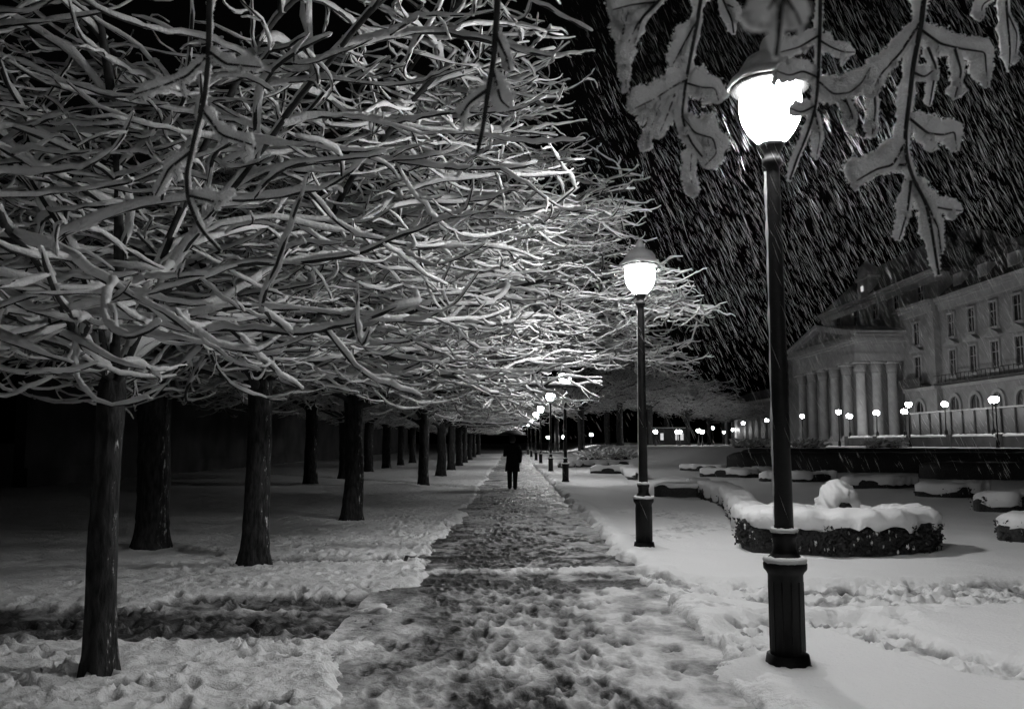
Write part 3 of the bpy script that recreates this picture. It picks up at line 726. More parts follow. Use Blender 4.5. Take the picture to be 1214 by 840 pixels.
hedge([cR + np.array([-1.0, .55])] + PXY((868, 605), (855, 600), (838, 594), (820, 589)), .36, .42, 'curving snow-covered hedge arm leading from the round hedge back towards the path', 2, snow=.14, leaf=1200, step=.07, drop=.45)
hedge(PXY((776, 592), (815, 593), (850, 592)), .36, .5, 'short dark hedge with little snow, crossing behind the second street lamp', 3, snow=.03)
HL = [([(806, 559), (850, 560), (892, 559)], 'farthest short snow-topped hedge strip in front of the dark bank', .4), ([(830, 566.5), (880, 568), (918, 566)], 'snow-topped hedge strip left of the nearest lamp post, second from the back', .45),
      ([(900, 573), (950, 574), (990, 573)], 'snow-topped hedge strip passing behind the nearest lamp post', .45), ([(996, 581), (1040, 582), (1085, 580)], 'snow-topped hedge strip beyond the snowy bush, against the dark bank', .45),
      ([(1085, 592), (1130, 593), (1165, 590)], 'dim snow-topped hedge strip up and right of the round hedge', .45), ([(1155, 609), (1190, 611), (1260, 606)], 'dim snowy hedge at the right edge, behind the square hedge block', .5),
      ([(1184, 646), (1215, 649), (1270, 646)], 'snow-capped hedge block cut by the right edge of the view', .5)]
for i, (p, lab, h) in enumerate(HL): hedge(PXY(*p), h * .72, .6 if i < 5 else .55, lab, 20 + i, snow=.09, leaf=500 if i > 3 else 0, step=.1, drop=.5 if i < 6 else .7)
FH = [([(690, 545), (730, 545.5), (760, 544.5)], 'far snowy hedge strip left of the second lamp post'), ([(664, 556), (700, 554), (745, 553)], 'low snowy hedge by the third lamp, running towards the second lamp'), ([(700, 563), (745, 563), (755, 571)], 'curled snowy hedge left of the second lamp post')]
for i, (p, lab) in enumerate(FH): hedge(PXY(*p), .3, .7, lab, 40 + i, snow=.1, step=.2, drop=.5)
# tall hedges on the bank, snow left off so they look unlit
for i, (x0, x1, y0, y1, h, lab) in enumerate([(11, 40, 44, 42, 1.0, 'long dark clipped hedge along the bank, front one below the terrace lamps'), (13, 52, 49, 50, 1.15, 'long dark clipped hedge on the bank, rear one below the terrace lamps'), (17, 40, 36, 31, .7, 'lower dark hedge between the snowy strips and the long bank hedge')]):
    hedge([(x0, y0), ((x0 + x1) / 2, (y0 + y1) / 2), (x1, y1)], h, 1.3, lab, 60 + i, snow=0, step=.3, group='dark hedges on the bank')

# snowy bush inside the ring
gb = np.random.default_rng(9)
bx = thing('topiary_bush', (cR[0] + .02, cR[1], gh(*cR)), 'snow-covered cone bush with dark gaps, standing inside the round hedge', 'bush')
core = MB(); core.lathe([(.3, -.05), (.34, .2), (.29, .4), (.245, .6), (.17, .75), (.05, .85)], n=16, jit=.1, rng=gb); core.build('foliage', M_LEAF, bx)
sn = MB(); nz, na = 40, 56
zz = np.linspace(.1, 1, nz); aa = np.arange(na) * 2 * PI / na
pr = np.interp(zz, [.1, .25, .36, .46, .56, .66, .8, .9, .97, 1.0], [.47, .45, .41, .36, .34, .33, .28, .21, .12, .0])
ZZ, AA = np.meshgrid(zz, aa, indexing='ij'); cx_, cy_ = np.cos(AA), np.sin(AA)
nn = (fbm(cx_ * 3.4 + ZZ * 7.3 + 9, cy_ * 3.4 - ZZ * 8.1 + 9, 51, 4) - .5)
n2 = fbm(cx_ * 1.7 + ZZ * 3 + 4, cy_ * 1.7 + ZZ * 5 + 2, 52, 2)
RR = pr[:, None] * (1 + .7 * nn) - .2 * sstep(.16, .0, np.abs(ZZ - .60)) * sstep(.9, .3, np.abs((AA - 5.05 + PI) % (2 * PI) - PI))
vv = np.stack([RR * cx_, RR * cy_, ZZ * 1.05 + .10 * nn * (ZZ < .9)], -1).reshape(-1, 3)
i = np.arange(nz - 1)[:, None] * na; j = np.arange(na)[None]; k = (j + 1) % na
sn.add(vv, np.stack([i + j, i + k, i + na + k, i + na + j], -1).reshape(-1, 4))
sn.build('snow', M_SNOW, bx); bx.scale = (.9, .9, .93)

# shrubs on the far side of the garden
def shrub(b, r, h, label, seed, z=None):
    g = np.random.default_rng(seed); root = thing('shrub', (b[0], b[1], gh(b[0], b[1]) if z is None else z), label, 'shrub', 'snowy shrubs beyond the hedges')
    st = MB(); sn = MB()
    for k in range(70):
        a = g.uniform(0, 2 * PI); el = R(g.uniform(25, 85)); L = h * g.uniform(.6, 1.15)
        P = [np.array([g.normal(0, r * .3), g.normal(0, r * .3), 0])]
        for i in range(5): P.append(P[-1] + dirv(a + g.normal(0, .2), el - .22 * i) * L / 5)
        P = np.array(P); st.tube(P, .02, 4); sn.tube(P[1:], np.array([.03, .06, .075, .065, .01]) * g.uniform(.7, 1.3), 5, np.array([0, 0, .05]))
    st.build('stems', M_TWIG, root); sn.build('snow', M_TWIGSNOW, root)
SH = [(700, 541, 'snowy shrub in the far centre, left of the second lamp post'), (716, 540.5, None), (728, 540.5, None), (742, 541, None), (880, 535, 'loose snowy shrub left of the nearest post on the bank'), (893, 535, None), (905, 535, None),
      (952, 535, 'loose snowy shrub right of the nearest post on the bank'), (966, 535, None), (1040, 535, 'white snow-buried shrub below the terrace steps'), (1060, 535.5, 'white snow-buried shrub right of its twin below the terrace steps')]
for i, (a, b, lab) in enumerate(SH):
    Yd = 75 if a < 800 else 66; p = at_y(a, b, Yd)
    z = gh(p[0], Yd) - .05
    lab2 = lab or ('snowy shrub in the far clump left of the second lamp post' if a < 800 else 'snowy shrub in the clump beside the nearest lamp post on the bank')
    shrub((p[0], Yd), .9, 1.35 if a < 800 else .9, lab2, 80 + i, z)

# ------------------------------------------------------------------ palace
PZ = 1.15
pal = thing('palace', (48, 100, PZ), 'large neoclassical stone palace with a columned portico and pediment beyond the garden', 'building')
def loc(mb):
    mb.v = [v - np.array([48, 100, PZ]) for v in mb.v]; return mb
def pbox(name, boxes, m, parent=pal):
    mb = MB()
    for b in boxes: mb.box(*b)
    return loc(mb).build(name, m, parent, smooth=False)
HW, XF = 17.6, 48.7
wall = pbox('wall', [(XF, 66, 45, 96.4, -.2, HW), (XF, 66, 104.2, 150, -.2, HW)], M_STONE)
pav = pbox('pavilion', [(XF - .7, 64, 96.4, 104.2, -.2, HW)], M_STONE)
blk = pbox('attic_block', [(XF + .6, 64, 97.5, 134, HW, 21.3)], M_STONE)
def cornice(x, y0, y1, z, parent, d=.7, name='cornice'):
    return pbox(name, [(x - d, x + .3, y0, y1, z - .25, z + .12), (x - d * .66, x + .3, y0 + .02, y1 - .02, z - .55, z - .252), (x - d * .3, x + .3, y0 + .04, y1 - .04, z - 1.3, z - .552)], M_STONE2, parent)
cornice(XF, 45, 96.2, HW + .15, wall); cornice(XF - .7, 96.35, 104.25, HW + .15, pav); cornice(XF + .6, 97.4, 134.1, 21.5, blk, .8)
pbox('string_course', [(XF - .25, XF + .2, 45, 96.3, 7.6, 7.95), (XF - .95, XF, 96.38, 104.22, 7.6, 7.95)], M_STONE2, wall)
# roofs
def hip(name, x0, x1, y0, y1, z0, z1, ins, parent):
    mb = MB(); mb.add([(x0, y0, z0), (x1, y0, z0), (x1, y1, z0), (x0, y1, z0), (x0 + ins, y0 + ins, z1), (x1 - ins, y0 + ins, z1), (x1 - ins, y1 - ins, z1), (x0 + ins, y1 - ins, z1)],
        [(0, 1, 5, 4), (1, 2, 6, 5), (2, 3, 7, 6), (3, 0, 4, 7), (4, 5, 6, 7), (0, 3, 2, 1)])
    return loc(mb).build(name, M_ROOF, parent, smooth=False)
roof1 = hip('roof', XF - .3, 66, 44, 96.3, HW + .28, HW + 5.2, 4.2, pal)
roof2 = hip('roof', XF + .2, 64.4, 97.2, 134.4, 21.65, 27.5, 5.5, pal)
for y in (66, 71.5, 77, 82.5, 88, 93):
    dm = pbox('dormer', [(XF + .5, XF + 3, y - .9, y + .9, HW + .6, HW + 2.6)], M_STONE2, roof1)
    mb = MB(); a = np.linspace(0, PI, 9); v = [(XF + .3, y + 1.15 * math.cos(t), HW + 2.6 + .8 * math.sin(t)) for t in a] + [(XF + 3, y + 1.15 * math.cos(t), HW + 2.6 + .8 * math.sin(t)) for t in a]
    mb.add(v, [(i, i + 1, 10 + i, 9 + i) for i in range(8)], [(0, i + 1, i) for i in range(1, 8)]); loc(mb).build('dormer_roof', M_ROOF, dm, False)
orn = pbox('crest', [(XF + .4, XF + 2.0, 116.3, 119.7, 21.7, 24.2), (XF + .2, XF + 2.1, 115.9, 120.1, 24.2, 24.6)], M_STONE2, roof2)
mb = MB(); mb.lathe([(1.2, 24.6), (1.25, 25.2), (.95, 26.0), (.4, 26.5), (.1, 27.0)], (XF + 1.1, 118, 0), 14); loc(mb).build('finial', M_STONE2, orn)
pbox('lamp', [(XF + .25, XF + .39, 117.7, 118.3, 22.6, 23.3)], M_DORM, orn)
def arch_pts(y, w, z0, z1, n=8):
    a = np.linspace(0, PI, n + 1); return [(y + w, z0)] + [(y + w * math.cos(t), z1 + w * math.sin(t)) for t in a] + [(y - w, z0)]
def ext(mb, poly, x0, x1):
    n = len(poly); v = [(x0, y, z) for y, z in poly] + [(x1, y, z) for y, z in poly]
    c0 = np.mean(poly, 0); v += [(x0, c0[0], c0[1])]
    mb.add(v, [(i, (i + 1) % n, n + (i + 1) % n, n + i) for i in range(n)], [(2 * n, (i + 1) % n, i) for i in range(n)])
def window(x, y, z0, z1, w, parent, hood=0, arch=False):
    """stone surround standing proud of the wall, a dark pane and its glazing bars inside"""
    mb = MB(); s = .22
    if arch:
        zc = z1 - w
        o, i_ = arch_pts(y, w + .38, z0, zc), arch_pts(y, w, z0, zc); n = len(o)
        v = [(x - .22, a, b) for a, b in o] + [(x - .22, a, b) for a, b in i_] + [(x + .05, a, b) for a, b in o] + [(x + .05, a, b) for a, b in i_]
        q = []
        for k in range(n - 1): q += [(k, k + 1, n + k + 1, n + k), (k, 2 * n + k, 2 * n + k + 1, k + 1), (n + k, n + k + 1, 3 * n + k + 1, 3 * n + k)]
        mb.add(v, q)
    else:
        mb.box(x - .18, x + .05, y - w - s, y - w, z0, z1); mb.box(x - .18, x + .05, y + w, y + w + s, z0, z1); mb.box(x - .2, x + .05, y - w - s, y + w + s, z1, z1 + s)
        mb.box(x - .34, x + .05, y - w - s * 1.5, y + w + s * 1.5, z0 - .28, z0)
    if hood:
        zt = z1 + s + .35; hw = w + .62
        mb.box(x - .5, x + .05, y - hw, y + hw, zt, zt + .16)
        v = [(x - .48, y - hw, zt + .162), (x - .48, y + hw, zt + .162), (x - .48, y, zt + .75), (x + .05, y - hw, zt + .162), (x + .05, y + hw, zt + .162), (x + .05, y, zt + .75)]
        mb.add(v, [(0, 1, 4, 3), (1, 2, 5, 4), (2, 0, 3, 5)], [(0, 2, 1)])
    wd = loc(mb).build('window', M_STONE2, parent, smooth=False)
    pn = MB()
    if arch: ext(pn, arch_pts(y, w, z0, z1 - w), x - .02, x + .04)
    else: pn.box(x - .02, x + .04, y - w, y + w, z0, z1)
    loc(pn).build('pane', M_PANE, wd, False)
    br = MB(); br.box(x - .06, x - .021, y - .05, y + .05, z0, z1 - (.05 if not arch else .1)); br.box(x - .05, x - .0212, y - w, y + w, z0 + (z1 - z0) * .62, z0 + (z1 - z0) * .62 + .08)
    loc(br).build('glazing_bar', M_FRAME, wd, False)
for y in np.arange(48, 95, 4.15):
    window(XF, y, 13.2, 15.7, .62, wall); window(XF, y, 8.9, 11.7, .65, wall, hood=1); window(XF, y, 2.2, 6.6, .95, wall, arch=True)
window(XF - .7, 100.3, 13.0, 15.6, .7, pav); window(XF - .7, 100.3, 8.7, 11.6, .75, pav, hood=1); window(XF - .7, 100.3, 2.0, 6.4, 1.0, pav, arch=True)
pbox('balcony', [(XF - 2.0, XF - .72, 97.6, 103, 7.95, 8.15), (XF - 2.0, XF - 1.9, 97.6, 103, 8.15, 9.0)], M_ROOF, pav)
bal = [(XF - 1.3, XF - .26, 45, 95.8, 7.96, 8.14), (XF - 1.3, XF - 1.22, 45, 95.8, 8.9, 8.98)] + [(XF - 1.29, XF - 1.23, y, y + .06, 8.142, 8.898) for y in np.arange(45.2, 95.6, .8)]
pbox('balcony', bal, M_ROOF, wall)
for y in (101.5, 108, 114.5, 121, 127.5): window(XF + .6, y, 18.2, 20.2, .7, blk)
# portico
XP, Y0, Y1 = 42.0, 104.0, 127.0
por = pbox('portico', [(XP - .6, XF - .01, Y0 - .5, Y1 + .5, .9, 1.7)], M_STONE2)
pbox('steps', [(XP - .6 - .4 * k, XP - .6 - .4 * (k - 1) - .003, Y0 + 2, Y1 - 2, .9, 1.7 - .2 * k) for k in (1, 2, 3)], M_STONE2, por)
ent = pbox('entablature', [(XP - .1, XF - .02, Y0 - .1, Y1 + .1, 11.5, 12.5), (XP - .02, XF - .02, Y0 - .02, Y1 + .02, 12.503, 13.6), (XP - .35, XF - .02, Y0 - .35, Y1 + .35, 13.603, 13.9), (XP - .75, XF - .02, Y0 - .75, Y1 + .75, 13.903, 14.35), (XP - .55, XF - .02, Y0 - .55, Y1 + .55, 14.353, 14.8)], M_STONE2, por)
def column(x, y):
    mb = MB(); r = .6
    mb.box(x - .92, x + .92, y - .92, y + .92, 1.703, 2.0)
    mb.lathe([(.9, 2.002), (.92, 2.15), (.8, 2.28), (.78, 2.4), (r, 2.5), (r, 5.0), (r * .95, 8), (r * .86, 10.0), (.7, 10.05), (.6, 10.1), (.66, 10.3), (.78, 10.8), (.72, 10.85), (.92, 11.2)], (x, y, 0), 20)
    mb.box(x - .95, x + .95, y - .95, y + .95, 11.2, 11.497)
    loc(mb).build('column', M_STONE2, por)
for k in range(6): column(XP + .95, Y0 + .95 + k * (Y1 - Y0 - 1.9) / 5)
for x in (XP + 2.95, XP + 4.85): column(x, Y0 + .95)
pbox('portico_wall', [(XP + 3.2, XF - .02, Y0 + 2.2, Y1 - .5, 1.703, 11.49)], M_STONE, por)
mb = MB(); yc = (Y0 + Y1) / 2
mb.add([(XP + .1, Y0 - .2, 14.803), (XP + .1, Y1 + .2, 14.803), (XP + .1, yc, 17.0), (XF - .03, Y0 - .2, 14.803), (XF - .03, Y1 + .2, 14.803), (XF - .03, yc, 17.0)], [(0, 1, 4, 3), (1, 2, 5, 4), (2, 0, 3, 5)], [(0, 2, 1), (3, 4, 5)])
ped = loc(mb).build('pediment', M_STONE, por, False)
mb = MB()
for sg in (-1, 1):
    a = yc + sg * (Y1 - Y0 + 1.4) / 2
    for (d0, d1, xx) in ((0.0, .38, -.75), (-.4, -.003, -.35)):
        v = [(XP + xx, a, 14.81 + d0), (XP + xx, yc, 17.05 + d0), (XP + xx, yc, 17.05 + d1), (XP + xx, a, 14.81 + d1)]
        v += [(XF, p[1], p[2]) for p in v]
        mb.add(v, [(0, 1, 2, 3), (3, 2, 6, 7), (0, 4, 5, 1), (4, 7, 6, 5), (0, 3, 7, 4)])
loc(mb).build('raking_cornice', M_STONE2, ped, False)
gr = np.random.default_rng(5)     # relief figures in the gable
for k in range(9):
    y = yc + (k - 4) * 1.9 + gr.normal(0, .2); hh = max(.35, 1.75 * (1 - abs(y - yc) / 10.5))
    mb = MB(); mb.lathe([(.35, 14.85), (.42, 14.85 + hh * .4), (.3, 14.85 + hh * .7), (.16, 14.85 + hh * .8), (.18, 14.85 + hh * .95), (.02, 14.85 + hh)], (XP + .08, y, 0), 9, jit=.12, rng=gr); loc(mb).build('relief_figure', M_STONE2, ped)
pbox('roof_snow', [(XP - .3, XF - .1, Y0 - .7, Y0 - .05, 14.803, 14.9)], M_HEDGESNOW, ent)

# far arcade hall left of the portico
ha = thing('arcade_hall', (48, 172, 1.0), 'low far hall with a lit row of arches, left of the nearest lamp post', 'building')
mb = MB(); mb.box(0, 10, -20, 24, 0, 8.6); hw_ = mb.build('wall', M_STONE, ha, False)
mb = MB(); mb.box(-.5, .3, -20.2, 24.2, 8.2, 8.7); mb.build('cornice', M_STONE2, hw_, False)
mb = MB(); mb.add([(-.6, -20.5, 8.72), (10.5, -20.5, 8.72), (10.5, 24.5, 8.72), (-.6, 24.5, 8.72), (4.9, -15, 11.5), (4.9, 19, 11.5)], [(0, 1, 1, 4)][:0] + [(3, 0, 4, 5), (1, 2, 5, 4)], [(0, 1, 4), (2, 3, 5)]); mb.build('roof', M_ROOF, ha, False)
for y in np.arange(-17, 23, 4.4):
    mb = MB(); ext(mb, arch_pts(y, 1.15, .3, 4.2), -.03, .04); mb.build('arch_opening', M_PANE, hw_, False)

# terrace edge, veranda and steps
bs = thing('balustrade', (40, 78, PZ), 'long terrace parapet with snow on its coping, below the twin-globe lamps', 'balustrade')
mb = MB(); mb.box(-.2, .2, -24, 24, -.3, .95); [mb.box(-.35, .35, y - .35, y + .35, -.3, 1.15) for y in np.arange(-24, 25, 8)]; mb.build('parapet', M_DARKW, bs, False)
mb = MB(); g8 = np.random.default_rng(8); yy = np.arange(-24, 24.1, .4); mb.tube(np.stack([0 * yy, yy, 0 * yy + .98], -1), g8.uniform(.15, .24, len(yy)), 8); mb.build('snow', M_SNOW, bs)
ve = thing('veranda', (44, 77, PZ), 'dark glazed veranda with a thin flat roof, between the parapet and the palace', 'veranda')
mb = MB(); mb.box(-.3, 4.4, -18, 18, 3.5, 3.65); mb.build('roof_slab', M_STONE2, ve, False)
mb = MB(); mb.box(-.02, .06, -17.8, 17.8, .0, 3.497); mb.build('glass_wall', M_PANE, ve, False)
for y in np.arange(-17.7, 17.8, 2.2): MB().box(-.12, -.022, y - .07, y + .07, 0, 3.497).build('mullion', M_DARKW, ve, False)
tag(pbox('terrace', [], M_DARKW) if False else MB().box(33.5, 66, 40, 150, -.3, PZ + .02).build('terrace', M_SNOW, None, False), kind='structure')

# ------------------------------------------------------------------ globe lamps round the terrace
def globe_mesh(mb, c, r): mb.lathe([(r * math.sin(t), -r * math.cos(t)) for t in np.linspace(.12, PI - .12, 8)], c, 10)
def globe_lamp(p, zb, hgt, label, twin=False):
    root = thing('globe_lamp' if not twin else 'twin_globe_lamp', (p[0], p[1], zb), label, 'lamp', 'twin-globe lamps on the terrace parapet' if twin else 'globe lamps in the far garden')
    MB().lathe([(.16, 0), (.16, .5), (.1, .6), (.06, .7), (.045, hgt - .35), (.09, hgt - .3), (.1, hgt - .26)], n=10).build('post', M_IRON, root)
    if twin:
        ar = MB(); ar.tube([(0, -.55, hgt - .32), (0, -.3, hgt - .42), (0, 0, hgt - .3), (0, .3, hgt - .42), (0, .55, hgt - .32)], .03, 6, cap=True); ar.build('arm', M_IRON, root)
        for sg in (-.55, .55):
            gm = MB(); globe_mesh(gm, (.55 * (1 if sg > 0 else -1) * .0 + sg * .6, sg, hgt - .08), .24); gm.build('globe', M_GLOBE, root)
    else:
        gm = MB(); globe_mesh(gm, (0, 0, hgt), .27); gm.build('globe', M_GLOBE, root)
        MB().lathe([(.29, .18), (.15, .27), (.03, .33)], (0, 0, hgt), 10).build('cap', M_IRON, root)
    return root
for i, (px, py) in enumerate([(1007, 493), (1039, 489), (1072, 487.5), (1120, 479), (1176, 474)]):
    Yd = 40.0 * F_PX / (px - 607.5); p = at_y(px, py, Yd)
    globe_lamp(p, PZ + 1.0, p[2] + .08 - PZ - 1.0, ['twin-globe lamp on the parapet end, left of the corner column', 'twin-globe lamp on the parapet before the portico side', 'twin-globe lamp on the parapet behind a tall single lamp', 'twin-globe lamp on the parapet, second from the right', 'rightmost twin-globe lamp on the parapet'][i], True)
GL = [(1077, 479, 'tall single globe lamp in front of the palace pavilion'), (994, 488, 'single globe lamp before the middle portico columns'), (1180, 473, 'single globe lamp nearest the right edge'), (951, 493, 'single globe lamp just right of the nearest black post'),
      (909, 498, 'single globe lamp just left of the nearest black post'), (881, 501, 'bright single globe lamp before the lit arcade'), (896, 507, None), (868, 509, None), (845, 507, None), (858, 512, None), (884, 507, None), (915, 505, None)]
for px, py, lab in GL:
    Yd = min(185, 3.35 * F_PX / (524 - py)); p = at_y(px, py, Yd); zb = PZ if p[0] > 33 else gh(p[0], Yd)
    globe_lamp(p, zb, p[2] - zb, lab or 'small far globe lamp in the cluster before the lit arcade')
for px, py, lab in [(828, 510, 'left one of a close pair of far globe lamps between the two lamp posts'), (832.5, 511.5, 'lower right one of a close pair of far globe lamps between the two lamp posts'), (803, 512, 'far globe lamp beside the lit kiosk'), (806, 514.5, 'far globe lamp just right of the lit kiosk lamp'),
                    (650, 518, 'far globe lamp seen beside the fourth street lamp'), (668, 517.5, 'far globe lamp seen behind the third street lamp'), (701, 516.6, 'far globe lamp alone before the hazy trees'), (689, 517, None), (777, 518, None)]:
    Yd = 118 if px > 720 else 150; p = at_y(px, py, Yd); zb = gh(p[0], Yd); globe_lamp(p, zb, max(1.9, p[2] - zb), lab or 'faint far globe lamp before the hazy trees')

# kiosk with lit windows
kp = at_y(797, 520, 138); kz = gh(kp[0], 138)
kk = thing('kiosk', (kp[0], 138, kz), 'small far kiosk with lit windows between the lamp posts', 'kiosk')
mb = MB(); mb.box(-3.4, 2.4, 0, 4, 0, 2.5); mb.build('wall', M_DARKW, kk, False)
mb = MB(); mb.box(-3.8, 2.8, -.5, 4.4, 2.5, 2.7); rf = mb.build('roof', M_ROOF, kk, False); mb = MB(); mb.box(-3.8, 2.8, -.5, 4.4, 2.703, 2.8); mb.build('snow', M_SNOW, rf, False)
for x in (-1.9, .5, 1.3): MB().box(x, x + .5, -.04, .02, .8, 1.9).build('window', M_DORM, kk, False)
# wall behind the rear tree row
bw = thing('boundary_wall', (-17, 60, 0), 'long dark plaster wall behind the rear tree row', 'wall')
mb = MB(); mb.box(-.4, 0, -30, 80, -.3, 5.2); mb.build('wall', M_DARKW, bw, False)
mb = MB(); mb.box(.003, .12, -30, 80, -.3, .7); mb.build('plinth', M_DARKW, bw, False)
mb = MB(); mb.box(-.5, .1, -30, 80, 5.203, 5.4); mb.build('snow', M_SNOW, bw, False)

# tall hazy trees behind the garden
gt = np.random.default_rng(21)
tl = [(2 * PI * i / 12 + gt.uniform(-.2, .2), R(gt.uniform(22, 84)), gt.uniform(3.0, 5.0)) for i in range(18)]
tall = tree('tall_tree', (9, 112), 91, 3.2, .22, lambda q, lv: q[2] > 1.3, tl, 'tall bare tree in the hazy distance left of the second lamp post', 'tall bare trees beyond the garden', seg=1.8, dens=.8, snow=.55)
tall.scale = (1.9,) * 3
for i, (px, Yd, s) in enumerate([(735, 118, 2.0), (770, 125, 1.8), (690, 140, 2.1), (815, 128, 1.5), (840, 140, 1.4), (660, 150, 2.0), (790, 150, 2.2), (720, 160, 2.3), (865, 165, 1.5)]):
    x = (px - 607.5) / F_PX * Yd; o = copy_tree(tall); o.location = (x, Yd, gh(x, Yd) - .1); o.rotation_euler.z = gt.uniform(0, 6); o.scale = (s,) * 3
    o['label'] = 'tall bare tree among the hazy trees beyond the far lamps'
# ------------------------------------------------------------------ person and umbrella
pb = at(607.5, 580); pz = 0.0
person = thing('person', (pb[0], pb[1], pz + .01), 'person in a dark coat walking away down the path under an umbrella', 'person')
V = {'pelvis': (0, 0, .96, .135), 'waist': (0, 0, 1.1, .13), 'chest': (0, .015, 1.3, .155), 'neck0': (0, .0, 1.47, .075), 'neck': (0, .02, 1.53, .06), 'head0': (0, .035, 1.60, .085), 'head1': (0, .035, 1.69, .095), 'head2': (0, .03, 1.77, .06)}
E = [('pelvis', 'waist'), ('waist', 'chest'), ('chest', 'neck0'), ('neck0', 'neck'), ('neck', 'head0'), ('head0', 'head1'), ('head1', 'head2')]
for s_, nm in ((-1, 'l'), (1, 'r')):
    st = .16 if s_ < 0 else -.14
    V['hip' + nm] = (.1 * s_, 0, .9, .1); V['knee' + nm] = (.095 * s_, st * .45 + .03, .5, .065); V['ank' + nm] = (.09 * s_, st, .09, .042); V['toe' + nm] = (.1 * s_, st + .19, .035, .035); V['heel' + nm] = (.09 * s_, st - .04, .04, .036)
    E += [('pelvis', 'hip' + nm), ('hip' + nm, 'knee' + nm), ('knee' + nm, 'ank' + nm), ('ank' + nm, 'toe' + nm), ('ank' + nm, 'heel' + nm)]
    V['sh' + nm] = (.2 * s_, 0, 1.42, .07)
    if s_ > 0: el, wr, dd = (.27, -.06, 1.14, .045), (.255, .08, .92, .032), np.array([0.0, .25, -.97])
    else: el, wr, dd = (-.25, .05, 1.16, .045), (-.12, .26, 1.26, .032), np.array([.35, .3, .88])
    V['el' + nm] = el; V['wr' + nm] = wr
    palm = np.array(wr[:3]) + dd * .07; V['palm' + nm] = (*palm, .028)
    E += [('chest', 'sh' + nm), ('sh' + nm, 'el' + nm), ('el' + nm, 'wr' + nm), ('wr' + nm, 'palm' + nm)]
    for f in range(5):
        lat = np.array([0, 1.0, 0]) if s_ > 0 else np.array([.9, -.3, 0])
        o_ = (f - 1.5) * .021; ln = (.062, .08, .085, .078, .06)[f]
        if f == 4: b0_ = np.array(wr[:3]) + dd * .03 + lat * .035; t0 = dd * .6 + lat * .7
        else: b0_ = palm + lat * o_ + dd * .02; t0 = dd + lat * o_ * 3
        t0 = unit(t0); curl = np.array([-s_ * .6, .2, 0])
        V[f'f{nm}{f}a'] = (*b0_, .010); V[f'f{nm}{f}b'] = (*(b0_ + t0 * ln * .55), .009); V[f'f{nm}{f}c'] = (*(b0_ + t0 * ln * .8 + curl * ln * .4), .007)
        E += [('palm' + nm, f'f{nm}{f}a'), (f'f{nm}{f}a', f'f{nm}{f}b'), (f'f{nm}{f}b', f'f{nm}{f}c')]
V['nose'] = (0, .145, 1.665, .013); V['earl'] = (-.095, .03, 1.665, .016); V['earr'] = (.095, .03, 1.665, .016)
E += [('head1', 'nose'), ('head1', 'earl'), ('head1', 'earr')]
ks = list(V); me = bpy.data.meshes.new('body'); me.from_pydata([V[k][:3] for k in ks], [(ks.index(a), ks.index(b)) for a, b in E], [])
body = bpy.data.objects.new('body', me); COL.objects.link(body); body.parent = person; me.materials.append(M_SKIN)
sk = body.modifiers.new('skin', 'SKIN'); sk.use_smooth_shade = True
for i, k in enumerate(ks): sv = me.skin_vertices[0].data[i]; sv.radius = (V[k][3], V[k][3] * .9); sv.use_root = (k == 'pelvis')
sb = body.modifiers.new('subsurf', 'SUBSURF'); sb.levels = 1; sb.render_levels = 1
coat = MB(); cp = [(.235, .60), (.225, .75), (.2, .95), (.19, 1.1), (.215, 1.28), (.215, 1.40), (.16, 1.48), (.09, 1.53), (.085, 1.57)]
coat.lathe(cp, (0, .0, 0), 18, sx=1.08, sy=.66, jit=.015, rng=gt)
for nm in 'lr':
    coat.tube([V['sh' + nm][:3] if 0 else (V['sh' + nm][0] * .8, 0, 1.41), V['sh' + nm][:3], (np.array(V['sh' + nm][:3]) + V['el' + nm][:3]) / 2, V['el' + nm][:3], (np.array(V['el' + nm][:3]) + V['wr' + nm][:3]) / 2, V['wr' + nm][:3]], [.08, .092, .082, .072, .065, .056], 10)
coat.build('coat', M_COAT, person)
tr = MB()
for nm in 'lr':
    tr.tube([V['hip' + nm][:3], (np.array(V['hip' + nm][:3]) + V['knee' + nm][:3]) / 2, V['knee' + nm][:3], (np.array(V['knee' + nm][:3]) + V['ank' + nm][:3]) / 2, (V['ank' + nm][0], V['ank' + nm][1], .06)], [.12, .11, .09, .08, .078], 10)
tr.build('trousers', M_TROUSER, person)
sh = MB()
for nm in 'lr':
    a, t_ = np.array(V['heel' + nm][:3]), np.array(V['toe' + nm][:3]); sh.tube([a + [0, -.03, 0], a, (a + t_) / 2, t_, t_ + [0, .04, 0]], [.02, .05, .052, .048, .015], 10, cap=True)
sh.build('shoes', M_COAT, person)
hr = MB(); hr.lathe([(.102, 1.60), (.108, 1.66), (.11, 1.72), (.095, 1.78), (.05, 1.82), (.01, 1.83)], (0, .018, 0), 14, sy=1.05, jit=.02, rng=gt); hr.build('hair', M_HAIR, person)
um = thing('umbrella', (pb[0] - .06, pb[1] + .28, pz + 1.36), 'dark open umbrella held over the walking person', 'umbrella')
MB().tube([(0, 0, 0.0), (0.02, -.06, .35), (.05, -.12, .66)], .008, 6, cap=True).build('shaft', M_IRON, um)
MB().tube([(0, 0, .0), (0, .01, -.12), (.0, .035, -.17), (0, .06, -.13)], .014, 7, cap=True).build('handle', M_IRON, um)
cm = MB(); n = 32; rings = 7; v = []
for i in range(rings + 1):
    t = i / rings
    for k in range(n):
        a = 2 * PI * k / n; sc_ = 1 - .06 * t * abs(math.sin(4 * a)); r = .52 * t * sc_ + .004; v.append((.05 + r * math.cos(a), -.12 + r * math.sin(a), .66 - .19 * t ** 1.9 + .012 * t * abs(math.sin(4 * a))))
i = np.arange(rings)[:, None] * n; j = np.arange(n)[None]; k = (j + 1) % n
